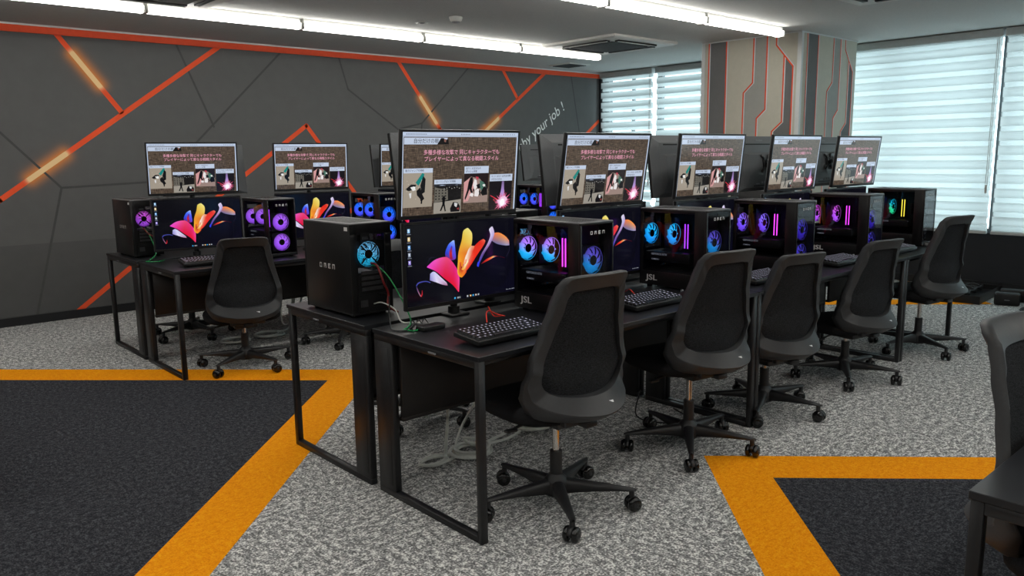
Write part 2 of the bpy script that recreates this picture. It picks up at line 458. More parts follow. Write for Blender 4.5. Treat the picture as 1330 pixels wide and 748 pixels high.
# window wall
WZ0, WZ1 = .56, 2.50
mb = MB(); mb.box((X1, Y0, 0), (X1+.2, Y1, WZ0)); mb.box((X1, Y0, WZ1), (X1+.2, Y1, ZC)); mb.box((X1, Y0, WZ0), (X1+.2, -2.6, WZ1))
mb.box((X1, 7.72, WZ0), (X1+.2, Y1, WZ1))
struct('wall_right', mb, M['wall_charcoal'])
for i, (ya, yb) in enumerate([(-2.6, .55), (.55, 2.62), (2.62, 4.70), (4.70, 6.78), (6.78, 7.72)]):
    f = MB()
    x0, x1 = X1+.07, X1+.13; t = .04
    f.box((x0, ya, WZ0), (x1, yb, WZ0+t)); f.box((x0, ya, WZ1-t), (x1, yb, WZ1)); f.box((x0, ya, WZ0+t), (x1, ya+t, WZ1-t)); f.box((x0, yb-t, WZ0+t), (x1, yb, WZ1-t))
    ym = (ya+yb)/2
    f.box((x0+.01, ym-.02, WZ0+t), (x1-.01, ym+.02, WZ1-t))
    w_ = struct('window_%d' % (i+1), f, M['window_frame'])
    gl = MB(); gl.box((X1+.095, ya+t, WZ0+t), (X1+.101, yb-t, WZ1-t)); obj('glass_pane', gl, M['window_glass'], w_)

# pillar with the printed circuit pattern
px0, px1, py0, py1 = 7.32, 8.49, 3.937, 5.042
pm = MB()
pm.box((px0, py0, 0), (px1, py1, ZC), 0)
def fpoly(face, pts, mat, d):
    if face == 'f': pts = [(px0-d, y, z) for y, z in pts]
    else: pts = [(x, py0-d, z) for x, z in pts]
    pm.poly(pts, mat)
def pline(face, pts, width, mat, d):
    for (a0, a1), (b0, b1) in zip(pts, pts[1:]):
        L = math.hypot(b0-a0, b1-a1); n0, n1 = -(b1-a1)/L*width/2, (b0-a0)/L*width/2
        e0, e1 = (b0-a0)/L*width*.3, (b1-a1)/L*width*.3
        fpoly(face, [(a0-n0-e0, a1-n1-e1), (b0-n0+e0, b1-n1+e1), (b0+n0+e0, b1+n1+e1), (a0+n0-e0, a1+n1-e1)], mat, d)
zt = ZC-.004
def decorate(face, S):   # S maps the distance from the left edge of the face (0..1.105) onto the face
    q = lambda pts: [(S(a), z) for a, z in pts]
    fpoly(face, q([(.076, 0), (.286, 0), (.286, zt), (.076, zt)]), 1, .001)                                   # dark band
    fpoly(face, q([(.498, 0), (.498, 1.985), (.60, 2.08), (.60, zt), (.749, zt), (.749, 1.81), (.657, 1.725), (.657, 0)]), 2, .001)
    fpoly(face, q([(.935, 1.68), (.935, 2.31), (1.032, 2.205), (1.032, 0), (.832, 0), (.832, 1.59)]), 1, .001)
    for pts in ([(.076, 0), (.076, zt)], [(.286, 0), (.286, zt)], [(.498, 0), (.498, 1.985), (.60, 2.08), (.60, zt)], [(.657, 0), (.657, 1.725), (.749, 1.81), (.749, zt)],
                [(1.032, 0), (1.032, 2.205), (.849, 2.42), (.849, zt)], [(.935, 2.31), (.935, 1.68), (.832, 1.59), (.832, 0)]):
        pline(face, q([(a+.012, z) for a, z in pts]), .014, 4, .0015); pline(face, q(pts), .014, 3, .002)
decorate('f', lambda a: py1-a)
k_ = (px1-px0)/1.105
decorate('r', lambda a: px0+(a+.045)*k_*.965)
for (x, y) in ((px0, py0), (px0, py1)):
    sy = -1 if y == py0 else 1
    pm.box((px0-.006, y-.012 if sy < 0 else y-.03, 0), (px0+.03, y+.03 if sy < 0 else y+.012, ZC-.001), 4)
pm.box((px0-.008, py0-.008, ZC-.012), (px1+.008, py1+.008, ZC-.0005), 4)
struct('pillar', pm, [M['pillar_cream'], M['pillar_grey'], M['pillar_midgrey'], M['wall_red'], M['pillar_edge']], label='cream and grey square pillar with orange circuit-like lines')

# blinds
BM = {'closed_f': blind_mat('blind_fabric_front', .0, .34), 'closed_r': blind_mat('blind_fabric_rear', .5, .34),
      'open_f': blind_mat('blind_fabric_open_front', .0, .42, .72, .85), 'open_r': blind_mat('blind_fabric_open_rear', .28, .42, .72, .85)}
def blind(ya, yb, kind, label):
    t = thing('roller_blind', label, 'blind', (8.735, (ya+yb)/2, 2.52), 0, 'banded roller blinds along the windows')
    hw = (yb-ya)/2
    m_ = MB(); m_.rbox((-.045, -hw, -.075), (.04, hw, 0), .008); obj('headrail', m_, M['blind_rail'], t)
    for nm, x, k in (('front_fabric', -.016, 'f'), ('rear_fabric', .016, 'r')):
        m_ = MB(); n = 113
        vs = []; fs = []
        for j in range(n+1):
            z = -.05-1.895*j/n
            vs += [(x, -hw+.012, z), (x, hw-.012, z)]
            if j: fs.append((2*j-2, 2*j-1, 2*j+1, 2*j))
        m_.add(vs, fs, 0, False)
        obj(nm, m_, BM[kind+'_'+k], t)
    m_ = MB(); m_.rbox((-.024, -hw+.008, -1.962), (.024, hw-.008, -1.932), .006); obj('bottom_rail', m_, M['blind_rail'], t)
    m_ = MB(); m_.tube([(-.03, -hw+.03, -.05), (-.034, -hw+.03, -1.5)], .003, 0, 6); m_.tube([(-.03, -hw+.045, -.05), (-.034, -hw+.045, -1.5)], .003, 0, 6); m_.rbox((-.044, -hw+.028, -1.56), (-.026, -hw+.048, -1.48), .004); obj('cord', m_, M['white_plastic'], t)
blind(-1.5, .55, 'closed', 'banded roller blind on the window beyond the right edge of the picture')
blind(.60, 2.607, 'closed', 'rightmost banded roller blind, cut off by the edge of the picture')
blind(2.628, 4.68, 'closed', 'wide closed banded roller blind right of the patterned pillar')
blind(4.73, 6.74, 'open', 'banded roller blind with bright slots, directly left of the patterned pillar')
blind(6.79, 7.72, 'open', 'narrow banded roller blind in the corner against the dark wall')

# ------------------------------------------------------------------ ceiling fittings
def tube_light(x1, y, label, L=1.22):
    t = thing('ceiling_light', label, 'ceiling light', (x1-L/2, y, ZC), 0, 'linear ceiling lights in two rows')
    m_ = MB(); m_.rbox((-L/2+.01, -.035, -.04), (L/2-.01, .035, 0), .005); obj('mounting_rail', m_, M['white_plastic'], t)
    m_ = MB(); n = 10; vs = []; fs = []
    prof = [(-.05*cos(pi*k/n), -.042-.045*sin(pi*k/n)) for k in range(n+1)]
    for xx in (-L/2+.012, L/2-.012): vs += [(xx, a, b) for a, b in prof]
    fs = [(k, k+1, n+2+k, n+1+k) for k in range(n)] + [(0, n+1, 2*n+1, n)]
    m_.add(vs, fs, 0, True); obj('diffuser', m_, M['tube'], t)
    for sx in (-1, 1):
        m_ = MB(); a, b = sorted((sx*(L/2-.012), sx*(L/2-.002))); m_.rbox((a, -.052, -.089), (b, .052, -.036), .004); obj('end_cap', m_, M['white_plastic'], t)
ends = [6.96, 5.73, 4.50, 3.27, 2.04, .81, -.42, -1.65]
out_ = 'beyond the left edge of the picture'
wh = ['ending beside the air conditioner', 'second from its far end', 'third from its far end', 'fourth from its far end', 'at the top left of the picture', out_, out_, out_]
for i, x in enumerate(ends): tube_light(x, 6.20, 'strip light near the dark wall, ' + wh[i])
out_ = 'above the top edge of the picture'
wh = ['touching the patterned pillar', 'second from the pillar', 'third from the pillar', out_, out_, out_, out_, out_]
for i, x in enumerate(ends): tube_light(x, 3.96, 'strip light in the row over the desks, ' + wh[i])
for y in (1.75, -.5, -2.7):
    for x in ends[1:7]: tube_light(x+.1, y, 'glowing white strip light on the ceiling outside the picture')

def cassette(x0, y0, label, s=1.0):
    t = thing('ceiling_air_conditioner', label, 'air conditioner', (x0+s/2, y0+s/2, ZC), 0, 'square ceiling air conditioners')
    h = s/2; m_ = MB()
    for a in range(4):
        T = Matrix.Rotation(a*pi/2, 4, 'Z')
        m_.add([(-h, -h, -.022), (h, -h, -.022), (h-.03, -h+.03, -.036), (-h+.03, -h+.03, -.036)], [(0, 1, 2, 3)], 0, False, T)
        m_.add([(-h, -h, 0), (h, -h, 0), (h, -h, -.022), (-h, -h, -.022)], [(0, 3, 2, 1)], 0, False, T)
        m_.add([(-h+.03, -h+.03, -.036), (h-.03, -h+.03, -.036), (h-.1, -h+.1, -.03), (-h+.1, -h+.1, -.03)], [(0, 1, 2, 3)], 0, False, T)
        m_.add([(-h+.1, -h+.1, -.03), (h-.1, -h+.1, -.03), (h-.22, -h+.22, -.036), (-h+.22, -h+.22, -.036)], [(0, 1, 2, 3)], 0, False, T)
    m_.box((-h+.02, -h+.02, -.02), (h-.02, h-.02, 0), 0)
    obj('casing', m_, M['white_plastic'], t)
    m_ = MB()
    for i in range(22):
        y = -h+.225+i*(2*h-.45)/21; m_.box((-h+.22, y-.006, -.044), (h-.22, y+.006, -.037), 0)
    m_.box((-h+.215, -h+.215, -.039), (h-.215, h-.215, -.034), 1)
    obj('intake_grille', m_, [M['grille_dark'], M['metal_grey']], t)
    for a in range(4):
        T = Matrix.Rotation(a*pi/2, 4, 'Z'); m_ = MB(); m_.box((-h+.2, -h+.115, -.045), (h-.2, -h+.165, -.03), 0, T); m_.box((-h+.2, -h+.118, -.049), (h-.2, -h+.13, -.044), 1, T)
        obj('louvre', m_, [M['case_dark'], M['white_plastic']], t)
cassette(5.99, 5.13, 'square ceiling air conditioner near the pillar, in full view')
cassette(1.47, 5.13, 'square ceiling air conditioner cut off by the top edge at the left')
cassette(5.30, 1.93, 'square ceiling air conditioner, only a corner showing at the top right')
t = thing('air_vent', 'small square air vent on the ceiling near the dark wall', 'vent', (7.6, 7.26, ZC))
m_ = MB(); m_.rbox((-.19, -.19, -.012), (.19, .19, 0), .004); obj('vent_frame', m_, M['white_plastic'], t)
m_ = MB()
for i in range(9): m_.box((-.15, -.15+i*.0365, -.02), (.15, -.14+i*.0365, -.012))
m_.box((-.155, -.155, -.0135), (.155, .155, -.012)); obj('slats', m_, M['grille_dark'], t)
t = thing('smoke_detector', 'round white smoke detector on the ceiling', 'detector', (4.245, 5.353, ZC))
m_ = MB(); m_.lathe([(0, 0), (.055, 0), (.055, -.012), (.05, -.02), (.05, -.03), (.03, -.04)]); obj('housing', m_, M['white_plastic'], t)
m_ = MB(); m_.lathe([(.035, -.03), (.033, -.045), (.012, -.05), (0, -.05)]); obj('sensor', m_, M['grey_print'], t)
t = thing('ceiling_speaker', 'small flush white ring fitting on the ceiling beside the smoke detector', 'ceiling fitting', (4.18, 5.74, ZC))
m_ = MB(); m_.lathe([(.055, 0), (.055, -.006), (.04, -.008), (.035, -.002)]); obj('ring', m_, M['white_plastic'], t)
m_ = MB(); m_.lathe([(.035, -.002), (.02, -.01), (0, -.013)]); obj('nozzle', m_, M['metal_grey'], t)

# ------------------------------------------------------------------ desks
DH = .703
def desk(x0, L, yf, yr, label, group, sgn=1):
    """loop-legged desk; the user sits at yf, the wide posts and modesty panel are at yr"""
    D = abs(yr-yf); t = thing('desk', label, 'desk', (x0+L/2, (yf+yr)/2, 0), 0 if sgn > 0 else pi, group)
    h = L/2; d = D/2
    m_ = MB(); m_.rbox((-h, -d, DH-.018), (h, d, DH), .0015, seg=1, smooth=False); obj('tabletop', m_, M['black_top'], t)
    for sx in (-1, 1):
        m_ = MB(); xa, xb = sorted((sx*(h-.004), sx*(h-.034)))
        m_.rbox((xa, -d+.004, .0), (xb, -d+.03, DH-.018), .002, seg=1)
        m_.rbox((xa, -d+.03, .0), (xb, d-.004, .026), .002, seg=1)
        m_.rbox((xa, -d+.03, DH-.046), (xb, d-.004, DH-.018), .002, seg=1)
        m_.rbox((xa, d-.125, .026), (xb, d-.004, DH-.046), .002, seg=1)
        xc = sx*(h-.002); a, b = sorted((xc, sx*(h-.006)))
        m_.rbox((a, d-.105, .05), (b, d-.022, DH-.07), .001, seg=1)
        obj('leg', m_, M['black_steel'], t)
        m_ = MB(); a, b = sorted((sx*(h-.0035), sx*(h+.0002))); m_.box((a, -.09, DH-.036), (b, -.045, DH-.03)); obj('maker_plate', m_, M['grey_print'], t)
    m_ = MB(); m_.rbox((-h+.036, d-.15, .345), (h-.036, d-.132, DH-.02), .002, seg=1); m_.rbox((-h+.036, d-.15, .33), (h-.036, d-.12, .345), .001, seg=1)
    obj('modesty_panel', m_, M['panel_brown'], t)
    m_ = MB(); m_.rbox((-h+.036, -d+.05, DH-.05), (h-.036, -d+.08, DH-.02), .002, seg=1); obj('front_rail', m_, M['black_steel'], t)
    return t
xs = [(1.692, 1.825), (3.520, 1.81), (5.333, .885)]
nm = ['nearest', 'middle', 'short, furthest']
BLK = 2.975
for dy, blk, bg in ((0, 'near', 'desks of the near island'), (BLK, 'far', 'desks of the far island')):
    for i, (x, L) in enumerate(xs):
        x += .012 if dy else 0
        desk(x, L, 2.055+dy, 2.735+dy, '%s black desk in the front row of the %s island' % (nm[i], blk), bg, 1)
        desk(x-.002, L, 3.49+dy, 2.79+dy, '%s black desk in the rear row of the %s island' % (nm[i], blk), bg, -1)
desk(1.716, 1.8, .51, -.17, 'black desk corner at the lower right edge of the picture', None, -1)

# ------------------------------------------------------------------ screens
W_, H_ = .598, .3365
def scr_builder():
    """drawing helpers on the panel plane; u to the right and v down, both 0..1"""
    m_ = MB(); lay = [0]
    def P(u, v, k): return ((u-.5)*W_, -.0006-k*.00012, .0155+(1-v)*H_)
    def poly(pts, col, mat=0, k=1):
        cols = [lin(c_) for c_ in col] if isinstance(col[0], (tuple, list)) else [lin(col)]*len(pts)
        vs = [P(u, v, k) for u, v in pts]
        bm = None
        m_.add(vs, [list(range(len(pts)))], mat, False, None, cols)
    def rect(u0, v0, u1, v1, col, mat=0, k=1): poly([(u0, v1), (u1, v1), (u1, v0), (u0, v0)], col, mat, k)
    def strip(A, B, ca, cb, k=2, n=6, across=4):
        a = catmull([(x, y, 0) for x, y in A], n); b = catmull([(x, y, 0) for x, y in B], n)
        N = len(a); vs = []; cs = []; fs = []
        def g_(cl, t):
            if not isinstance(cl[0], (tuple, list)): return cl
            q = t*(len(cl)-1); i = min(int(q), len(cl)-2); return tuple(cl[i][j]+(cl[i+1][j]-cl[i][j])*(q-i) for j in range(3))
        for i in range(N):
            t = i/(N-1); c1, c2 = g_(ca, t), g_(cb, t)
            for j in range(across+1):
                s = j/across; vs.append(P(a[i][0]+(b[i][0]-a[i][0])*s, a[i][1]+(b[i][1]-a[i][1])*s, k)); cs.append(lin(tuple(c1[q]+(c2[q]-c1[q])*s for q in range(3))))
        for i in range(N-1):
            for j in range(across):
                o = i*(across+1)+j; fs.append((o, o+1, o+across+2, o+across+1))
        m_.add(vs, fs, 0, False, None, cs)
    def blob(u, v, ru, rv, col, k=3, n=18, jag=0., rot=0, edge=None):
        pts = []
        for i in range(n):
            a = 2*pi*i/n; q = 1+(random.uniform(-jag, jag) if jag else 0)
            x, y = ru*q*cos(a), rv*q*sin(a)*W_/H_ if False else rv*q*sin(a)
            pts.append((u+x*cos(rot)-y*sin(rot), v+x*sin(rot)+y*cos(rot)))
        cols = [lin(col)]+[lin(edge or col)]*n
        m_.add([P(u, v, k)]+[P(a, b, k) for a, b in pts], [(0, 1+(i+1) % n, 1+i) for i in range(n)], 0, False, None, cols)
    def text(s, u, v, size, col, width=None, bold=.012, k=4):
        T = Matrix.Translation(P(u, v, k)) @ Matrix.Rotation(R(90), 4, 'X')
        m_.text(s, size, T, 0, width*W_ if width else None, bold, lin(col))
    return m_, P, poly, rect, strip, blob, text

def upper_screen():
    m_, P, poly, rect, strip, blob, text = scr_builder()
    rect(0, 0, 1, 1, (0, 0, 0), 1, 0)
    m_.c[-4:] = [(0, 0, 0)]*4
    pale = (186, 200, 222)
    rect(0, 0, 1, .055, pale, 0, 1); rect(0, 0, .010, 1, pale, 0, 1); rect(.988, 0, 1, 1, pale, 0, 1); rect(0, .042, 1, .047, (140, 150, 170), 0, 2)
    for i in range(26):
        u = .03+i*.012 if i < 14 else (.48+(i-14)*.014 if i < 20 else .86+(i-20)*.02)
        rect(u, .018, u+.006, .03, (90, 98, 115), 0, 2)
    rect(.014, .065, .365, .145, (188, 200, 220), 0, 2)
    text('自分だけの戦', .19, .108, .021, (40, 44, 54), .2, .003)
    poly([(.28, .145), (.31, .07), (.335, .07), (.345, .1), (.37, .075), (.378, .145)], (16, 14, 14), 0, 5); poly([(.335, .08), (.355, .085), (.35, .12), (.338, .115)], (130, 90, 80), 0, 6)
    for off, col, k in (((.0018, .004), (60, 20, 35), 4), ((0, 0), (238, 168, 188), 5)):
        text('多種多様な攻撃で 同じキャラクターでも', .50+off[0], .245+off[1], .022, col, .655, .003, k)
        text('プレイヤーによって異なる戦闘スタイル', .50+off[0], .325+off[1], .022, col, .645, .003, k)
    # four picture cards: caption plate and picture
    tan = (158, 148, 134)
    cards = [(.014, .43, .25, .90, 1, '動力ジャンプ可視線'), (.265, .575, .498, .995, 1, 'ローリングばく可視線'), (.52, .42, .738, .885, 2, '走りくる足元もの/ダッシュ攻撃'), (.752, .53, .965, .995, 2, 'キリくおはくは先生攻撃/大空なのめみ')]
    for i, (u0, v0, u1, v1, nl, cap) in enumerate(cards):
        hh = .055 if nl == 1 else .09
        rect(u0, v0, u1, v0+hh, (190, 202, 222), 0, 3)
        for j, ln in enumerate(cap.split('/')):
            text(ln, u0+.012+.0085*len(ln), v0+.028+j*.038, .0105, (28, 32, 60), .0165*len(ln), .004, 4)
        rect(u0, v0+hh, u1, v1, (tan, (24, 22, 22), (150, 128, 120), (22, 18, 22))[i], 0, 2)
    # card 1: teal blade over a dark and white shape
    poly([(.112, .60), (.165, .485), (.182, .50), (.178, .53), (.135, .64)], (20, 128, 122), 0, 5)
    for a in ([(.03, .68), (.075, .62), (.118, .625), (.10, .68), (.06, .70)], [(.15, .64), (.172, .52), (.192, .56), (.188, .72), (.165, .74)], [(.12, .70), (.15, .66), (.17, .75), (.186, .80), (.17, .82), (.168, .86), (.158, .862), (.152, .80), (.125, .755)]):
        poly(a, (18, 18, 20), 0, 6)
    poly([(.07, .655), (.1, .645), (.115, .69), (.09, .7)], (225, 225, 222), 0, 7); poly([(.06, .73), (.08, .72), (.078, .78), (.07, .79)], (215, 215, 215), 0, 7)
    blob(.102, .66, .008, .012, (235, 245, 245), 7)
    for i in range(9): blob(.03+random.random()*.2, .55+random.random()*.3, .002, .004, (225, 215, 200), 7, 6)
    # card 2: night street, pale windowed block, ground, walker and a machine
    poly([(.27, .665), (.30, .68), (.38, .70), (.385, .83), (.268, .86)], (104, 100, 92), 0, 3)
    for i in range(4):
        for j in range(4): rect(.276+i*.027, .70+j*.035, .288+i*.027, .718+j*.035, (36, 34, 32), 0, 4)
    poly([(.265, .86), (.498, .83), (.498, .995), (.265, .995)], (152, 146, 136), 0, 3)
    rect(.265, .63, .498, .65, (170, 184, 208), 0, 3)
    poly([(.265, .665), (.33, .64), (.4, .66), (.46, .645), (.498, .665), (.498, .64), (.44, .63), (.265, .63)], (40, 42, 50), 0, 4)
    for i in range(7): blob(.35+i*.022, .69-.008*(i % 3), .003, .005, (220, 220, 215), 5, 6)
    poly([(.335, .80), (.352, .77), (.36, .80), (.358, .88), (.37, .97), (.36, .975), (.348, .90), (.33, .965), (.318, .965), (.338, .88)], (10, 10, 12), 0, 6)
    poly([(.405, .94), (.43, .86), (.47, .87), (.492, .92), (.488, .985), (.41, .985)], (20, 18, 20), 0, 6); poly([(.44, .87), (.47, .88), (.46, .93), (.442, .91)], (205, 205, 205), 0, 7); poly([(.46, .95), (.48, .93), (.484, .965)], (140, 60, 60), 0, 7)
    # card 3: pale figure against dark shapes on a pink ground
    poly([(.52, .51), (.738, .51), (.738, .72), (.66, .58), (.58, .55), (.52, .62)], (34, 24, 26), 0, 3)
    poly([(.52, .62), (.58, .56), (.62, .66), (.56, .86), (.52, .87)], (205, 150, 150), 0, 4)
    poly([(.56, .62), (.575, .56), (.595, .555), (.60, .62), (.59, .70), (.60, .76), (.585, .76), (.57, .71), (.55, .80), (.535, .85), (.53, .82), (.55, .72)], (14, 12, 14), 0, 6)
    for a in ([(.60, .66), (.612, .58), (.632, .60), (.64, .68), (.62, .73)], [(.57, .79), (.592, .74), (.61, .78), (.60, .81)], [(.615, .80), (.62, .73), (.652, .70), (.66, .76), (.648, .81)]): poly(a, (228, 222, 222), 0, 5)
    for a in ([(.63, .66), (.66, .64), (.668, .70), (.645, .71)], [(.60, .70), (.615, .72), (.60, .755)], [(.655, .74), (.668, .72), (.672, .80), (.66, .79)]): poly(a, (22, 20, 24), 0, 7)
    poly([(.66, .60), (.69, .62), (.715, .66), (.72, .74), (.69, .77), (.665, .70)], (70, 110, 96), 0, 5); poly([(.67, .76), (.70, .68), (.73, .70), (.735, .79), (.69, .80)], (16, 14, 16), 0, 6)
    blob(.70, .665, .012, .018, (230, 226, 224), 7, 8, .3); poly([(.62, .55), (.65, .56), (.64, .60)], (190, 60, 80), 0, 6)
    # card 4: pink burst under a violet beam
    strip([(.868, .62), (.862, .75), (.84, .90)], [(.888, .62), (.893, .75), (.915, .90)], [(110, 90, 130), (170, 140, 205), (225, 190, 235)], [(110, 90, 130), (170, 140, 205), (225, 190, 235)], 4, 4)
    for i in range(26):
        a = 2*pi*i/26+random.uniform(-.1, .1); rr = random.uniform(.055, .10)
        du, dv = rr*cos(a), rr*1.7*sin(a); pu, pv = -sin(a)*.010, cos(a)*.017
        pts = [(.878+pu, .90+pv), (.878+du, min(.995, .90+dv)), (.878-pu, .90-pv)]
        if .878+du > .963: pts[1] = (.963, pts[1][1])
        poly(pts, [(238, 150, 190), (205, 70, 110), (238, 150, 190)], 0, 5)
    blob(.878, .90, .045, .075, (252, 244, 252), 6, 16, .3, 0, (235, 180, 215)); blob(.878, .90, .026, .045, (255, 250, 255), 7, 12, .2)
    poly([(.765, .80), (.84, .862), (.838, .872), (.763, .807)], (225, 45, 60), 0, 6)
    poly([(.76, .90), (.785, .83), (.80, .86), (.82, .93), (.81, .985), (.765, .985)], (28, 16, 20), 0, 6); poly([(.79, .86), (.80, .85), (.815, .90)], (170, 60, 60), 0, 7)
    return m_

def lower_screen():
    m_, P, poly, rect, strip, blob, text = scr_builder()
    poly([(0, 1), (1, 1), (1, 0), (0, 0)], [(3, 3, 10), (10, 9, 26), (9, 9, 20), (3, 3, 8)], 0, 0)
    blob(.80, .5, .16, .42, (12, 11, 30), 1, 24, 0, 0, (7, 7, 18))
    # folded ribbons of colour
    strip([(.34, .46), (.335, .38), (.365, .28), (.405, .235)], [(.375, .48), (.425, .47), (.425, .36), (.418, .235)], [(190, 30, 40), (40, 60, 200), (70, 110, 245), (190, 210, 250)], [(150, 20, 60), (110, 60, 190), (80, 90, 245), (150, 190, 250)], 2)
    strip([(.375, .46), (.37, .38), (.39, .30)], [(.40, .47), (.395, .40), (.40, .31)], [(170, 20, 40), (190, 30, 60), (60, 50, 190)], [(120, 20, 90), (200, 40, 40), (60, 50, 190)], 3)
    strip([(.445, .55), (.452, .40), (.485, .24), (.50, .13), (.535, .095)], [(.50, .60), (.545, .42), (.575, .30), (.58, .17), (.545, .095)], [(250, 190, 40), (235, 150, 45), (225, 180, 60), (225, 205, 90), (235, 225, 140)], [(240, 120, 30), (220, 110, 40), (235, 200, 90), (240, 220, 120), (235, 225, 140)], 3)
    strip([(.445, .52), (.44, .66), (.475, .72), (.52, .66)], [(.475, .52), (.478, .60), (.495, .62), (.515, .56)], [(250, 200, 60), (250, 190, 40), (245, 150, 35), (225, 60, 30)], [(225, 70, 35), (160, 20, 30), (230, 90, 40), (235, 190, 120)], 4)
    strip([(.475, .70), (.55, .60), (.62, .46), (.685, .34), (.705, .28)], [(.49, .58), (.52, .44), (.57, .375), (.64, .285), (.685, .255)], [(235, 110, 40), (225, 40, 25), (235, 45, 30), (225, 60, 40), (235, 110, 80)], [(250, 225, 190), (245, 235, 215), (225, 60, 35), (215, 35, 28), (235, 110, 80)], 3)
    strip([(.475, .62), (.50, .62), (.54, .53)], [(.49, .55), (.512, .555), (.54, .48)], [(250, 175, 60), (250, 190, 60), (245, 225, 160)], [(190, 40, 30), (250, 240, 220), (250, 240, 220)], 5)
    strip([(.512, .49), (.54, .38), (.57, .325)], [(.545, .50), (.585, .40), (.60, .335)], [(250, 240, 225), (245, 235, 220), (235, 150, 110)], [(235, 190, 150), (225, 70, 45), (235, 150, 110)], 6)
    strip([(.175, .525), (.25, .45), (.35, .44), (.42, .56), (.455, .70), (.448, .90)], [(.175, .535), (.25, .60), (.32, .70), (.38, .78), (.41, .83), (.442, .90)], [(225, 60, 200), (235, 90, 190), (230, 70, 120), (225, 40, 130), (245, 70, 170), (240, 90, 150)], [(235, 90, 230), (225, 40, 130), (215, 20, 60), (220, 20, 50), (225, 20, 45), (230, 40, 70)], 3)
    strip([(.20, .62), (.235, .60), (.29, .68), (.34, .76)], [(.195, .70), (.26, .745), (.30, .775), (.35, .80)], [(170, 175, 225), (200, 200, 240), (225, 215, 240), (200, 190, 220)], [(120, 110, 190), (230, 225, 245), (190, 160, 200), (160, 90, 120)], 2)
    strip([(.078, .74), (.10, .705), (.16, .70), (.20, .725)], [(.082, .755), (.105, .72), (.16, .712), (.20, .735)], (70, 70, 130), (60, 70, 180), 2)
    strip([(.078, .75), (.09, .82), (.112, .885)], [(.086, .76), (.105, .84), (.118, .885)], [(60, 50, 110), (120, 110, 150), (200, 190, 210)], [(50, 40, 90), (150, 60, 80), (210, 60, 70)], 2)
    strip([(.112, .885), (.122, .86), (.125, .81)], [(.12, .89), (.13, .86), (.13, .81)], [(225, 40, 50), (190, 30, 45), (120, 20, 30)], [(225, 40, 50), (190, 30, 45), (120, 20, 30)], 3)
    strip([(.175, .50), (.20, .42), (.24, .42), (.27, .45)], [(.18, .505), (.205, .435), (.24, .432), (.27, .455)], (25, 25, 40), (25, 25, 40), 1)
    strip([(.62, .605), (.66, .46), (.72, .33), (.752, .22), (.742, .14), (.765, .105)], [(.632, .60), (.69, .45), (.745, .34), (.785, .23), (.79, .17), (.775, .105)], [(60, 60, 230), (120, 90, 160), (190, 160, 200), (210, 200, 235), (225, 220, 240), (215, 205, 230)], [(50, 50, 200), (90, 70, 130), (150, 120, 180), (170, 160, 215), (190, 170, 215), (215, 205, 230)], 4)
    strip([(.762, .235), (.785, .195), (.84, .195), (.90, .25), (.935, .31)], [(.765, .29), (.81, .335), (.86, .36), (.91, .375), (.938, .375)], [(200, 110, 130), (235, 120, 80), (245, 140, 60), (250, 150, 70), (225, 130, 110)], [(130, 110, 150), (110, 110, 155), (120, 120, 165), (150, 150, 190), (150, 140, 190)], 3)
    strip([(.62, .60), (.625, .56), (.637, .54)], [(.635, .615), (.642, .58), (.645, .55)], (60, 70, 240), (40, 50, 210), 5)
    strip([(.66, .575), (.71, .525), (.77, .495)], [(.66, .58), (.73, .545), (.785, .51)], [(90, 15, 25), (200, 40, 35), (250, 150, 60)], [(90, 15, 25), (235, 60, 40), (250, 220, 150)], 3)
    strip([(.77, .495), (.80, .495), (.89, .535)], [(.785, .515), (.82, .505), (.89, .54)], [(250, 200, 90), (215, 60, 45), (70, 15, 25)], [(120, 160, 200), (160, 40, 40), (60, 12, 22)], 3)
    strip([(.935, .37), (.935, .44), (.905, .52)], [(.938, .37), (.939, .445), (.908, .525)], (45, 40, 70), (30, 28, 50), 2)
    # desktop icons, task bar, clock
    for i, (v, c_) in enumerate(((.045, (150, 200, 240)), (.145, (225, 200, 140)), (.245, (110, 170, 230)), (.335, (150, 160, 180)), (.43, (150, 130, 220)))):
        rect(.022, v, .042, v+.05, c_, 0, 2); rect(.026, v+.012, .036, v+.03, (230, 235, 240), 0, 3); rect(.016, v+.062, .05, v+.07, (120, 125, 140), 0, 2)
    for u, c_ in ((.405, (60, 175, 235)), (.432, (160, 165, 170)), (.448, (130, 135, 140)), (.52, (185, 190, 195)), (.548, (235, 190, 130)), (.572, (70, 165, 225)), (.598, (210, 190, 180)), (.622, (160, 170, 180))):
        rect(u, .962, u+.013, .984, c_, 0, 2)
    for u in (.90, .915, .93, .945, .958, .972): rect(u, .962+.004*(int(u*1000) % 2), u+.009, .972, (150, 155, 165), 0, 2)
    return m_
US = upper_screen().mesh('screen', [M['screen'], M['textile']])
LS = lower_screen().mesh('screen', [M['screen']])

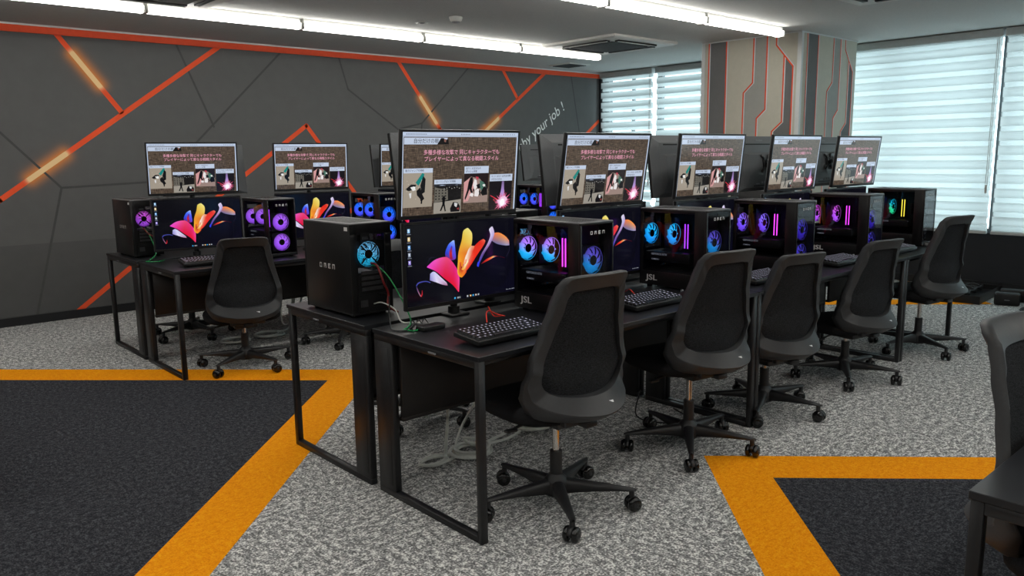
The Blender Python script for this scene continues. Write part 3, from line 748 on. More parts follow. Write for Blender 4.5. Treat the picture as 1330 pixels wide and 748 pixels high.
# ------------------------------------------------------------------ monitors
MW, MHt = .614, .362
def monitor_meshes():
    d = {}
    m_ = MB(); b = .008; bb = .0155   # the bezel: a thin frame around the panel
    m_.box((-MW/2, -.004, 0), (MW/2, .012, bb-.0002)); m_.box((-MW/2, -.004, MHt-b), (MW/2, .012, MHt)); m_.box((-MW/2, -.004, bb-.0002), (-MW/2+b, .012, MHt-b)); m_.box((MW/2-b, -.004, bb-.0002), (MW/2, .012, MHt-b))
    d['bezel'] = m_.mesh('bezel', [M['bezel']])
    # back: flat shell with a stepped bulge, the cable recess, the groove and the logo
    m_ = MB()
    m_.rbox((-MW/2, .012, 0), (MW/2, .020, MHt), .003, 0)
    pr_ = [(-MW/2+.004, .019), (MW/2-.004, .019)]
    def loft(x0, z0, x1, z1, ya, X0_, Z0_, X1_, Z1_, yb_):
        m_.add([(x0, ya, z0), (x1, ya, z0), (x1, ya, z1), (x0, ya, z1), (X0_, yb_, Z0_), (X1_, yb_, Z0_), (X1_, yb_, Z1_), (X0_, yb_, Z1_)],
               [(0, 1, 5, 4), (1, 2, 6, 5), (2, 3, 7, 6), (3, 0, 4, 7), (4, 5, 6, 7)], 0)
    loft(-MW/2+.003, .003, MW/2-.003, MHt-.003, .020, -.24, .02, .24, MHt-.045, .034)
    loft(-.23, .02, .23, .25, .034, -.19, .10, .19, .235, .048)
    m_.box((-.20, .0345, MHt-.060), (.20, .0352, MHt-.052), 1)
    m_.box((-.14, .0345, .028), (.14, .0365, .098), 1); 
    for i in range(5): m_.box((-.11+i*.035, .0365, .045), (-.09+i*.035, .042, .058), 2 if i < 2 else 3)
    m_.box((.07, .0365, .04), (.115, .039, .07), 3)
    T = Matrix.Translation((.03, .0352, MHt-.030)) @ Matrix.Rotation(pi, 4, 'Z') @ Matrix.Rotation(R(90), 4, 'X')
    m_.text('ViewSonic', .017, T, 3, .085, .01)
    d['back_cover'] = m_.mesh('back_cover', [M['monitor_back'], M['case_dark'], M['white_print'], M['grey_print']])
    # bracket: plate and X-shaped legs
    m_ = MB(); zc = .176; m_.rbox((-.03, .048, zc-.03), (.03, .062, zc+.03), .003, 0)
    for sx in (-1, 1):
        for sz in (-1, 1): m_.tube([(0, .056, zc), (sx*.03, .058, zc+sz*.035), (sx*.05, .052, zc+sz*.055)], .007, 0, 8)
    d['bracket'] = m_.mesh('mounting_bracket', [M['black_plastic']])
    return d
MD = monitor_meshes()
def monitor(kind, loc, tilt, rz, label, group, back=False):
    t = tag(link('monitor', None, None, loc, (tilt, 0, rz)), label, 'monitor', group)
    t.rotation_mode = 'XYZ'
    link('bezel', MD['bezel'], t); link('screen', US if kind == 'u' else LS, t); link('back_cover', MD['back_cover'], t); link('mounting_bracket', MD['bracket'], t)
    return t

def arm(x, y, top, mx, my, sgn, label, group, lowz=.95):
    """desk pole carrying the monitors; sgn +1: monitors on the -y side"""
    t = thing('monitor_stand', label, 'monitor stand', (x, y, DH), 0, group)
    m_ = MB(); m_.rbox((-.05, -.05 if sgn > 0 else -.03, 0), (.05, .03 if sgn > 0 else .05, .012), .004); m_.cyl((0, 0, .012), (0, 0, .04), .026); obj('base_plate', m_, M['black_plastic'], t)
    m_ = MB(); m_.cyl((0, 0, .03), (0, 0, top-DH), .0165); obj('pole', m_, M['black_steel'], t)
    hs = [1.14+.176] + ([lowz] if lowz else [])
    for h in hs:
        m_ = MB(); z = h-DH
        m_.cyl((0, 0, z-.03), (0, 0, z+.03), .024)
        ty = (my-y) + sgn*.072; tx = mx-x
        if h > 1.2: ty -= sgn*.018
        kx, ky = tx*.5+.03, ty*.5
        m_.tube([(0, 0, z), (kx, ky, z), (tx, ty+sgn*.0, z)], .012, 0, 10)
        m_.cyl((kx, ky, z-.025), (kx, ky, z+.025), .018)
        m_.cyl((tx, ty+sgn*.006, z), (tx, ty-sgn*.006, z), .018)
        obj('arm', m_, M['black_plastic'], t)
    return t

# ------------------------------------------------------------------ computers
PW, PD, PH = .207, .410, .412
def omen(m_, T, s, mat):
    """the four-letter logo in its square lettering, s = letter height"""
    w = s*.95; st = s*.2; gp = s*.8; x = -(4*w+3*gp)/2
    def b(x0, z0, x1, z1): m_.add([(x0, 0, z0), (x1, 0, z0), (x1, 0, z1), (x0, 0, z1)], [(0, 1, 2, 3)], mat, False, T)
    h = s/2
    b(x, -h, x+w, -h+st); b(x, h-st, x+w, h); b(x, -h, x+st, h); b(x+w-st, -h, x+w, h); x += w+gp
    b(x, h-st, x+w, h); b(x, -h, x+st, h); b(x+w-st, -h, x+w, h); b(x+w/2-st/2, -h*.3, x+w/2+st/2, h); x += w+gp
    b(x, h-st, x+w, h); b(x, -h, x+w, -h+st); b(x, -st/2, x+w*.9, st/2); b(x, -h, x+st, h); x += w+gp
    b(x, h-st, x+w, h); b(x, -h, x+st, h); b(x+w-st, -h, x+w, h)

def fan_mesh(r=.058, blades=9, grid=False):
    m_ = MB(); rh = r*.36
    # blades: curved, tightly spaced, facing -y
    for k in range(blades):
        vs = []; fs = []; n = 6
        for i in range(n+1):
            q = i/n; rr = rh+(r*.95-rh)*q; a0 = 2*pi*k/blades + q*.55
            a1 = a0+2*pi/blades*.985
            vs += [(rr*cos(a0), .004, rr*sin(a0)), (rr*cos(a1), -.004, rr*sin(a1))]
            if i: fs.append((2*i-2, 2*i-1, 2*i+1, 2*i))
        m_.add(vs, fs, 0, True)
    n = 36
    def ring(ra, rb, y0, mat):
        vs = [(ra*cos(2*pi*i/n), y0, ra*sin(2*pi*i/n)) for i in range(n)] + [(rb*cos(2*pi*i/n), y0, rb*sin(2*pi*i/n)) for i in range(n)]
        m_.add(vs, [(i, (i+1) % n, n+(i+1) % n, n+i) for i in range(n)], mat)
    ring(r*.95, r, -.006, 1); ring(rh*.98, rh*1.12, -.007, 3)
    m_.cyl((0, .008, 0), (0, -.0075, 0), rh, None, 2, 28)
    for i in range(7):
        a = 2*pi*i/7; m_.cyl((r*.47*cos(a), -.006, r*.47*sin(a)), (r*.47*cos(a), -.0075, r*.47*sin(a)), .0028, None, 3, 8)
    # square frame
    s = r*1.06
    m_.box((-s, .010, -s), (s, .014, s), 2)
    if grid:
        for a in (pi/4, 3*pi/4, 5*pi/4, 7*pi/4):
            m_.add([(rh*cos(a)-.003*sin(a), -.0095, rh*sin(a)+.003*cos(a)), (r*cos(a)-.004*sin(a), -.0095, r*sin(a)+.004*cos(a)), (r*cos(a)+.004*sin(a), -.0095, r*sin(a)-.004*cos(a)), (rh*cos(a)+.003*sin(a), -.0095, rh*sin(a)-.003*cos(a))], [(0, 1, 2, 3), (3, 2, 1, 0)], 2)
        for i in range(-11, 12):
            q = i*r/11.5; hh = math.sqrt(max(0, r*r-q*q))
            m_.box((q-.0007, -.0088, -hh), (q+.0007, -.008, hh), 2); m_.box((-hh, -.0092, q-.0007), (hh, -.0085, q+.0007), 2)
    return m_
def fan(parent, loc, colour, rz=0, r=.058, grid=False, name='fan'):
    key = (r, grid)
    if key not in FM: FM[key] = fan_mesh(r, 9, grid).mesh('fan', [FAN['blue'], FAN['blue'], M['case_dark'], FAN['blue']])
    o = link(name, FM[key], parent, loc, (0, 0, rz))
    for k in (0, 1, 3): o.material_slots[k].link = 'OBJECT'; o.material_slots[k].material = FAN[colour]
    return o
FM = {}
def case_meshes():
    """tower: local front faces -y, glass side faces -x"""
    d = {}; w, D, H = PW/2, PD/2, PH
    m_ = MB()
    m_.rbox((-w+.002, -D+.012, .012), (w, D, .020), .002, 0)                 # bottom
    m_.rbox((w-.006, -D+.012, .018), (w, D, H-.004), .002, 0)                # solid side
    m_.rbox((-w, D-.006, .018), (-w+.035, D, H-.004), .001, 0); m_.rbox((w-.035, D-.006, .018), (w, D, H-.004), .001, 0); m_.rbox((-w, D-.006, H-.05), (w, D, H-.004), .001, 0)
    m_.box((-w+.035, D-.006, .018), (w-.035, D-.003, .195), 1)               # lower rear with slots
    m_.rbox((-w, -D+.012, .012), (-w+.005, -D+.072, H-.004), .001, 0)        # front strip of the glass side
    m_.rbox((-w, -D+.072, .012), (-w+.005, D, .085), .001, 0)                # solid band under the glass
    m_.rbox((-w, -D+.072, H-.022), (-w+.005, D, H-.004), .001, 0); m_.rbox((-w, D-.022, .085), (-w+.005, D, H-.022), .001, 0)
    m_.rbox((-w, -D, .010), (w, -D+.012, .03), .002, 0); m_.rbox((-w, -D, H-.012), (w, -D+.012, H-.002), .002, 0); m_.rbox((-w, -D, .03), (-w+.008, -D+.012, H-.012), .001, 0); m_.rbox((w-.008, -D, .03), (w, -D+.012, H-.012), .001, 0)
    m_.rbox((-w, -D+.002, H-.008), (w, D, H), .002, 2)                       # roof
    for i in range(22):
        for j in range(9): m_.box((-w+.03+j*.017, -D+.05+i*.0145, H), (-w+.040+j*.017, -D+.059+i*.0145, H+.0003), 1)
    m_.box((w-.0062, -D+.05, .1), (w-.0055, D-.05, .3), 1)
    for (fx, fy) in ((-.075, -.16), (.075, -.16), (-.075, .16), (.075, .16)): m_.cyl((fx, fy, 0), (fx, fy, .013), .014, None, 1, 14)
    d['case'] = m_.mesh('case', [M['case_black'], M['case_dark'], M['roof_perf_glare']])
    m_ = MB()   # mainboard tray, power supply cover, coolers' tower, graphics card
    m_.box((w-.03, -D+.06, .09), (w-.024, D-.03, H-.02), 0); m_.rbox((-w+.012, -D+.06, .022), (w-.008, D-.008, .088), .003, 0)
    m_.rbox((-w+.03, -.085, .135), (w-.03, D-.012, .185), .004, 1)
    m_.rbox((.0, .045, .225), (w-.032, .10, .33), .003, 1); m_.rbox((.0, D-.05, .33), (w-.03, D-.02, .37), .003, 1)
    m_.box((-.01, -.08, .225), (w-.03, -.072, .3), 1)
    d['internals'] = m_.mesh('internals', [M['case_inner'], M['black_plastic'], M['grey_print']])
    m_ = MB(); m_.box((-w+.001, -D+.073, .086), (-w+.003, D-.023, H-.023)); d['side_glass'] = m_.mesh('side_glass', [M['case_glass']])
    m_ = MB(); m_.box((-w+.009, -D+.002, .031), (w-.009, -D+.005, H-.013)); d['front_glass'] = m_.mesh('front_glass', [M['case_glass']])
    m_ = MB(); m_.box((-.004, -.0, 0), (.0, .004, .125), 0); m_.box((-.004, .018, 0), (.0, .022, .125), 0)
    m_.box((0, -.001, -.004), (.03, .005, .128), 1); m_.box((0, .017, -.004), (.03, .023, .128), 1); d['memory'] = m_.mesh('memory_sticks', [RAM['magenta'], M['case_dark']])
    m_ = MB(); T = Matrix.Translation((0, -D-.0006, H-.045)); omen(m_, T, .0142, 0)
    d['logo_f'] = m_.mesh('logo', [M['white_print']])
    m_ = MB(); T = Matrix.Translation((w+.0006, -.0, .215)) @ Matrix.Rotation(pi/2, 4, 'Z'); omen(m_, T, .0215, 0)
    m_.box((w+.0001, D-.045, H-.032), (w+.0008, D-.018, H-.016), 0)
    d['logo_s'] = m_.mesh('side_logo', [M['white_print']])
    m_ = MB(); T = Matrix.Translation((-w-.0006, D-.08, .050)) @ Matrix.Rotation(-pi/2, 4, 'Z') @ Matrix.Rotation(R(90), 4, 'X')
    m_.text('JSL', .040, T, 0, .075, .02, shear=0.)
    T = Matrix.Translation((-w+.025, .10, .172)) @ Matrix.Rotation(-pi/2, 4, 'Z') @ Matrix.Rotation(R(90), 4, 'X')
    m_.text('GEFORCE RTX', .014, T, 1, .10, .01)
    T = Matrix.Translation((-w+.025, .125, .145)) @ Matrix.Rotation(-pi/2, 4, 'Z') @ Matrix.Rotation(R(90), 4, 'X')
    m_.text('OMEN', .010, T, 1, .045, .01)
    d['lettering'] = m_.mesh('lettering', [M['white_print'], emis('lit_print', (150, 155, 165), .55)])
    m_ = MB()   # rear: port block, slot covers, power supply
    m_.box((-w+.11, D-.004, .24), (-w+.155, D+.001, .37), 0)
    for i in range(5): m_.box((-w+.118, D+.001, .252+i*.022), (-w+.147, D+.003, .264+i*.022), 1)
    for i in range(4): m_.box((-w+.05, D-.003, .115+i*.024), (w-.05, D+.001, .13+i*.024), 1)
    m_.box((-w+.03, D-.003, .025), (w-.03, D+.001, .10), 0); m_.box((w-.075, D+.001, .045), (w-.04, D+.004, .075), 1)
    d['rear_ports'] = m_.mesh('rear_ports', [M['case_inner'], M['metal_grey']])
    return d
CM = case_meshes()
def computer(loc, rz, label, group, side, ram, front, front2=None, rear=None):
    t = thing('desktop_computer', label, 'computer', loc, rz, group)
    w, D, H = PW/2, PD/2, PH
    link('case', CM['case'], t); link('internals', CM['internals'], t); link('side_glass', CM['side_glass'], t); link('front_glass', CM['front_glass'], t)
    link('logo', CM['logo_f'], t); link('side_logo', CM['logo_s'], t); link('lettering', CM['lettering'], t); link('rear_ports', CM['rear_ports'], t)
    o = link('memory_sticks', CM['memory'], t, (-.012, -.034, .205)); o.material_slots[0].link = 'OBJECT'; o.material_slots[0].material = RAM[ram]
    fan(t, (-.026, .050, .277), side, 0, .055, name='cooler_fan')
    fan(t, (-.040, D-.022-(.012 if rear else 0), .275), rear or side, 0, .055, name='case_fan')
    if rear: fan(t, (.020, D+.003, .277), rear, pi, .055, True, name='exhaust_fan')
    fan(t, (0, -D+.03, .247), front, 0, .060, name='intake_fan'); fan(t, (0, -D+.03, .105), front2 or front, 0, .060, name='intake_fan')
    return t

# ------------------------------------------------------------------ keyboards and mice
def keyboard_meshes():
    d = {}; L, D = .352, .150
    m_ = MB()
    m_.rbox((-L/2, -D/2, .006), (L/2, D/2, .026), .004, 0); m_.box((-L/2+.006, -D/2+.006, .026), (L/2-.006, D/2-.006, .0265), 0)
    m_.rbox((-L/2+.02, D/2-.03, .0), (-L/2+.05, D/2-.01, .008), .002, 0); m_.rbox((L/2-.05, D/2-.03, .0), (L/2-.02, D/2-.01, .008), .002, 0); m_.rbox((-L/2+.02, -D/2+.01, .0), (L/2-.02, -D/2+.02, .008), .002, 0)
    d['body'] = m_.mesh('keyboard_body', [M['black_plastic']])
    m_ = MB(); rows = [[1]*16, [1]*13+[2, 1], [1.5]+[1]*12+[1.5, 1], [1.75]+[1]*11+[2.25, 1], [2.25]+[1]*10+[1.75, 1, 1], [1.25, 1.25, 1.25, 6.25, 1, 1, 1, 1, 1, 1]]
    u = .0212
    for r_, row in enumerate(rows):
        y = D/2-.020-r_*.0222; x = -L/2+.007
        for kw in row:
            w_ = u*kw
            a, b, e = x+.001, x+w_-.001, .0028
            z0, z1 = .0265, .037-.0005*r_
            m_.add([(a, y-.0098, z0), (b, y-.0098, z0), (b, y+.0098, z0), (a, y+.0098, z0), (a+e, y-.0062, z1), (b-e, y-.0062, z1), (b-e, y+.0085, z1), (a+e, y+.0085, z1)],
                   [(0, 1, 5, 4), (1, 2, 6, 5), (2, 3, 7, 6), (3, 0, 4, 7), (4, 5, 6, 7)], 0)
            if kw < 5:
                cx_ = (a+b)/2; s = .0026 if kw < 1.5 else .005
                m_.add([(cx_-s, y-.003, z1+.0002), (cx_+s, y-.003, z1+.0002), (cx_+s, y+.0045, z1+.0002), (cx_-s, y+.0045, z1+.0002)], [(0, 1, 2, 3)], 1)
            # lit gaps between caps
            x += w_
    d['keys'] = m_.mesh('keys', [M['keycap'], M['keylegend']])
    m_ = MB(); m_.box((.085, D/2-.005, .0266), (.165, D/2-.001, .0285)); d['accent'] = m_.mesh('accent_strip', [emis('accent', (240, 60, 80), .9)])
    return d
KM = keyboard_meshes()
def keyboard(x, y, label, group, rz=0.):
    t = tag(link('keyboard', None, None, (x, y, DH+.0005), (R(5), 0, rz)), label, 'keyboard', group)
    t.location.z = DH + .0075
    link('keyboard_body', KM['body'], t); k = link('keys', KM['keys'], t); k['label'] = 'black keycaps with lit white legends'; k = link('accent_strip', KM['accent'], t); k['label'] = 'glowing red strip'
def mouse_mesh():
    m_ = MB(); vs = []; fs = []; n, m = 20, 8
    for j in range(m+1):
        a = j/m*pi/2
        for i in range(n):
            t = 2*pi*i/n; r_ = cos(a)
            vs.append((.031*r_*cos(t)*(1-.12*sin(t)), .058*r_*sin(t), .004+.034*sin(a)*(1-.25*max(0, sin(t)*r_))))
    for j in range(m):
        for i in range(n): fs.append((j*n+i, j*n+(i+1) % n, (j+1)*n+(i+1) % n, (j+1)*n+i))
    m_.add(vs, fs, 0, True); m_.cyl((0, 0, 0), (0, 0, .005), .028, None, 0)
    return m_.mesh('body', [M['black_plastic']])
MM = mouse_mesh()
mm = MB(); mm.cyl((-.003, .032, .031), (.003, .032, .031), .0075, None, 0, 14); WHM = mm.mesh('scroll_wheel', [M['grey_print']])
def mouse(x, y, label, group, rz=0.):
    t = thing('mouse', label, 'computer mouse', (x, y, DH), rz, group); link('body', MM, t); link('scroll_wheel', WHM, t)

# ------------------------------------------------------------------ office chair
def chair_meshes():
    d = {}
    outer = [(0,.975),(.10,.974),(.146,.962),(.164,.91),(.182,.83),(.206,.73),(.232,.64),(.243,.56),(.232,.485),(.188,.428),(.10,.403),(0,.396)]
    ridge = [(0,.972),(.10,.970),(.142,.957),(.160,.905),(.178,.83),(.202,.735),(.228,.65),(.240,.58),(.228,.515),(.184,.478),(.10,.461),(0,.456)]
    inner = [(0,.918),(.09,.916),(.120,.902),(.134,.85),(.151,.785),(.175,.71),(.196,.635),(.202,.592),(.186,.552),(.142,.527),(.072,.517),(0,.514)]
    K = 5
    def full(half):
        h = catmull([(a, b, 0) for a, b in half], K); h = [(p_[0], p_[1]) for p_ in h]
        return h + [(-a, b) for a, b in h[-2:0:-1]]
    O, Rg, I = full(outer), full(ridge), full(inner)
    N = len(O)
    prof = [(.38, -.165), (.40, -.195), (.43, -.25), (.455, -.29), (.48, -.285), (.52, -.25), (.58, -.215), (.66, -.198), (.76, -.208), (.86, -.228), (.93, -.243), (.955, -.262), (.985, -.285)]
    def yb(z):
        if z <= prof[0][0]: return prof[0][1]
        for (a, b), (c_, e) in zip(prof, prof[1:]):
            if z <= c_: t = (z-a)/(c_-a); t = t*t*(3-2*t); return b+(e-b)*t
        return prof[-1][1]
    def wrap(s, z):
        k = 1.1 + 1.6*max(0, min(1, (.62-z)/.14)) ; return k*s*s
    def low(z): return max(0, min(1, (.565-z)/.13))
    rings = []
    rings.append([(s, yb(z)+wrap(s, z)+.028+.055*low(z), z) for s, z in O])
    rings.append([(s, yb(z)+wrap(s, z)+.006+.03*low(z), z) for s, z in O])
    rings.append([((a+b)/2*1.004, yb((z+z2)/2)+wrap(a, z)-.002, (z+z2)/2) for (a, z), (b, z2) in zip(O, Rg)])
    rings.append([(s, yb(z)+wrap(s, z)-.006, z) for s, z in Rg])
    rings.append([(s*.985, yb(z)+wrap(s, z)-.008, z+.006*low(z)) for s, z in Rg])
    rings.append([(s, yb(max(z, .565))+wrap(s, z)*.95-.002-.012*low(z-.0), z) for s, z in I])
    rings.append([(s*.985, yb(max(z, .59))+wrap(s, z)*.9+.016, z+(.003 if z < .7 else -.003)) for s, z in I])
    rings.append([(s*1.0, yb(max(z, .59))+wrap(s, z)*.9+.026, z) for s, z in I])
    m_ = MB()   # the ridge (ring 3 to 4) and the inner rim are crisp edges, so each band has its own vertices
    for band in ([7, 0, 1, 2, 3], [3, 4], [4, 5], [5, 6, 7]):
        vs = [v for k in band for v in rings[k]]; fs = []
        for k in range(len(band)-1):
            for i in range(N): fs.append((k*N+i, (k+1)*N+i, (k+1)*N+(i+1) % N, k*N+(i+1) % N))
        m_.add(vs, fs, 0, True)
    d['frame'] = m_.mesh('back_frame', [M['chair_frame']])
    # stretched mesh
    m_ = MB(); vs = []; fs = []; cz = .73; q = [1.0, .85, .7, .5, .3, .12]
    def pt(s, z, k): 
        s2 = s*k; z2 = cz+(z-cz)*k; return (s2, yb(max(z2, .59))+wrap(s2, z2)*.9+.018+.01*(1-k*k), z2)
    for k in q: vs += [pt(s, z, k) for s, z in I]
    vs.append(pt(0, cz, 0))
    for a in range(len(q)-1):
        for i in range(N): fs.append((a*N+i, (a+1)*N+i, (a+1)*N+(i+1) % N, a*N+(i+1) % N))
    for i in range(N): fs.append(((len(q)-1)*N+i, len(vs)-1, (len(q)-1)*N+(i+1) % N))
    m_.add(vs, fs, 0, True); d['mesh'] = m_.mesh('back_mesh', [M['back_mesh']])
    m_ = MB(); yv = yb(.6)-.03
    T = Matrix.Translation((.055, -.254, .488)) @ Matrix.Rotation(R(-35), 4, 'X'); m_.rbox((-.011, -.0015, -.005), (.011, .0015, .005), .001, 0, T); d['badge'] = m_.mesh('badge', [M['white_print']])
    # seat
    m_ = MB(); n = 36; vs = []; fs = []
    def se(t, a, b, e=3.2):
        c_, s_ = cos(t), sin(t); return (a*math.copysign(abs(c_)**(2/e), c_), .06+b*math.copysign(abs(s_)**(2/e), s_))
    lv = [(.80, .398), (.93, .400), (.99, .412), (1.0, .428), (.985, .444), (.93, .456), (.80, .460), (.5, .458)]
    for k, z in lv:
        for i in range(n):
            x, y = se(2*pi*i/n, .245*k, .225*k); fr = max(0, (y-.15))*.25; vs.append((x, y, z-fr*fr*6))
    for a in range(len(lv)-1):
        for i in range(n): fs.append((a*n+i, a*n+(i+1) % n, (a+1)*n+(i+1) % n, (a+1)*n+i))
    fs.append([i for i in range(n)][::-1]); fs.append([(len(lv)-1)*n+i for i in range(n)])
    m_.add(vs, fs, 0, True); d['seat'] = m_.mesh('seat', [M['seat_fabric']])
    m_ = MB(); m_.rbox((-.075, -.10, .358), (.075, .10, .399), .008, 0); m_.rbox((-.03, -.21, .385), (.03, -.08, .41), .006, 0); m_.rbox((-.11, -.185, .395), (.11, -.15, .45), .008, 0)
    m_.rbox((-.18, -.02, .388), (.18, .02, .4), .003, 0); d['mechanism'] = m_.mesh('tilt_mechanism', [M['chair_base']])
    m_ = MB(); m_.tube([(-.07, .03, .372), (-.13, .03, .368), (-.2, .02, .36)], .006); m_.rbox((-.235, .006, .353), (-.185, .03, .364), .003); d['lever'] = m_.mesh('lever', [M['chair_base']])
    m_ = MB(); m_.cyl((0, 0, .15), (0, 0, .36), .014); d['gas'] = m_.mesh('gas_lift', [M['chrome']])
    m_ = MB(); m_.cyl((0, 0, .06), (0, 0, .235), .0255, .0245)
    m_.lathe([(0, .055), (.045, .055), (.05, .07), (.048, .115), (.03, .135), (.026, .14)])
    for i in range(5):
        T = Matrix.Rotation(2*pi*i/5, 4, 'Z'); st = [(.02, .024, .062, .122), (.09, .021, .070, .116), (.17, .018, .078, .108), (.25, .015, .082, .100), (.300, .013, .083, .094), (.318, .007, .084, .090)]
        vs = []; fs = []
        for x, hw, z0, z1 in st:
            e = hw*.45; vs += [(x, -hw, z0), (x, hw, z0), (x, hw, z1-.008), (x, e, z1), (x, -e, z1), (x, -hw, z1-.008)]
        for k in range(len(st)-1):
            for j in range(6): fs.append((k*6+j, (k+1)*6+j, (k+1)*6+(j+1) % 6, k*6+(j+1) % 6))
        fs.append([len(vs)-6+j for j in range(6)]); m_.add(vs, fs, 0, True, T)
        m_.cyl((.300, 0, .058), (.300, 0, .09), .011, None, 0, 14, T)
    d['base'] = m_.mesh('star_base', [M['chair_base']])
    # caster: fork hood and two wheels
    m_ = MB(); m_.cyl((0, 0, .05), (0, 0, .066), .009, None, 0, 12)
    vs = []; fs = []; n = 10
    for i in range(n+1):
        a = pi*(.05+.80*i/n)
        for r_ in (.0305, .026):
            for yy in (-.009, .009): vs.append((r_*cos(a)+.006, yy, .029+r_*sin(a)))
    for i in range(n):
        o = 4*i; fs += [(o, o+1, o+5, o+4), (o+2, o+6, o+7, o+3), (o, o+4, o+6, o+2), (o+1, o+3, o+7, o+5)]
    fs += [(0, 2, 3, 1), (4*n, 4*n+1, 4*n+3, 4*n+2)]
    m_.add(vs, fs, 0, True); m_.box((.0, -.008, .02), (.012, .008, .055)); d['caster'] = m_.mesh('caster', [M['chair_base']])
    m_ = MB(); T = Matrix.Rotation(R(90), 4, 'X')
    m_.lathe([(0, -.011), (.018, -.0115), (.026, -.008), (.029, -.002), (.029, .008), (.024, .011), (0, .011)], (0, 0, 0), 0, 24, T); m_.lathe([(0, -.0125), (.008, -.0125), (.010, -.0115)], (0, 0, 0), 1, 16, T)
    d['wheel'] = m_.mesh('wheel', [M['caster_black'], M['chair_base']])
    return d
CH = chair_meshes()
def chair(x, y, rz, base, dz, label, group, cast=None):
    t = thing('office_chair', label, 'chair', (x, y, 0), rz, group)
    b = base-rz
    link('star_base', CH['base'], t, (0, 0, 0), (0, 0, b))
    for i in range(5):
        a = b+2*pi*i/5; ca = random.uniform(0, 2*pi) if cast is None else cast[i % len(cast)]
        c_ = link('caster', CH['caster'], t, (.300*cos(a), .300*sin(a), 0), (0, 0, ca))
        for s in (-1, 1): link('wheel', CH['wheel'], c_, (.006, s*.0185, .0292), (0, 0, 0 if s > 0 else pi))
    g_ = link('gas_lift', CH['gas'], t, (0, 0, dz)); g_['label'] = 'chrome gas lift'
    for n_, k in (('tilt_mechanism', 'mechanism'), ('lever', 'lever'), ('seat', 'seat'), ('back_frame', 'frame'), ('back_mesh', 'mesh'), ('badge', 'badge')):
        o = link(n_, CH[k], t, (0, 0, dz))
        if k == 'badge': o['label'] = 'small white badge on the lower rim'
    return t
G = 'black mesh office chairs'
chair(2.127, 2.109, R(-5), R(20), .0, 'black mesh-back office chair nearest the camera, at the nearest desk end', G)
chair(3.041, 2.124, R(-10), R(2), .0, 'black mesh office chair second from the camera, a caster on the orange carpet', G)
chair(3.80, 2.17, R(-14), R(60), -.085, 'black mesh office chair third along the near row', G)
chair(4.71, 2.15, R(-11), R(66), -.09, 'black mesh office chair fourth along the near row', G)
chair(5.74, 2.11, R(-11), R(20), -.012, 'black mesh office chair furthest along the near row, against the window blinds', G)
chair(2.15, 5.09, R(-14), R(68), -.075, 'black mesh office chair at the far island, its whole back in view at the left', G)
chair(3.02, 5.26, R(-10), R(15), -.05, 'black mesh office chair at the far island, mostly hidden behind the near computers', G)
chair(2.37, 3.39, R(184), R(142), -.03, 'black office chair behind the near island, only casters showing under the nearest desk', G)
chair(2.25, 6.32, R(176), R(205), -.03, 'black office chair by the dark wall, its base showing under the far desk', G)
chair(2.215, .365, R(171), R(30), .0, 'black office chair at the right edge of the picture, tucked into the corner desk', G)

# ------------------------------------------------------------------ stations
GU = {0: 'upper monitors of the near island', 1: 'upper monitors of the far island'}
ordn = ['nearest', 'second', 'third', 'fourth', 'fifth and furthest']
ufit = [(2.108, 1.140, 6.0, -2.3), (3.02, 1.136, 9.0, -1.5), (3.943, 1.138, 6.0, -1.9), (4.90, 1.138, 6.1, -.5), (5.80, 1.135, 6.8, -2.7)]
for i, (x, z, ti, ya) in enumerate(ufit):
    monitor('u', (x, 2.66, z), R(ti), R(ya), '%s upper monitor in the near front row, tilted down, with a brown page' % ordn[i], GU[0])
lx = [2.105, 3.0, 3.92, 4.83, 5.66]
for i, x in enumerate(lx):
    monitor('l', (x, 2.640, .768), 0, R(-.5), '%s lower monitor in the near front row with colourful ribbon wallpaper' % ordn[i], 'lower monitors of the near island')
for i, x in enumerate([2.235, 3.12, 3.99, 4.87, 5.75]):
    monitor('u', (x, 2.865, 1.135), R(9 if i == 0 else 7.5), pi+R(0), '%s rear-row monitor of the near island, showing its grey back' % ordn[i], 'rear-facing monitors of the near island')
fx = [(2.10, 1.150, 4.0, -5.0), (3.012, 1.145, 2.5, -3.0), (3.945, 1.14, 4, -2), (4.86, 1.14, 4, -2)]
for i, (x, z, ti, ya) in enumerate(fx):
    monitor('u', (x, 5.645, z), R(ti), R(ya), '%s upper monitor in the far front row, with a brown page' % ordn[i], GU[1])
for i, x in enumerate([2.10, 3.0, 3.92, 4.83]):
    monitor('l', (x, 5.62, .768), 0, R(-4), '%s lower monitor in the far front row with colourful ribbon wallpaper' % ordn[i], 'lower monitors of the far island')
for i, x in enumerate([2.26, 3.14, 4.01, 4.88, 5.76]):
    monitor('u', (x, 5.85, 1.135), R(7.5), pi, '%s rear-row monitor of the far island, showing its grey back' % ordn[i], 'rear-facing monitors of the far island')
for i, x in enumerate([2.1, 3.01, 3.93, 4.87, 5.72]):
    arm(x, 2.712, 1.36, x, 2.66, 1, 'black monitor pole behind the %s pair of near-island front monitors' % ordn[i], 'monitor stands')
for i, x in enumerate([2.235, 3.12, 3.99, 4.87, 5.75]):
    arm(x+.16, 2.815, 1.36, x, 2.865, -1, 'black monitor arm holding the %s grey-backed monitor of the near island' % ordn[i], 'monitor stands', None)
for i, x in enumerate([2.1, 3.01, 3.945, 4.86]):
    arm(x, 5.70, 1.36, x, 5.645, 1, 'black monitor pole behind the %s pair of far-island front monitors' % ordn[i], 'monitor stands')

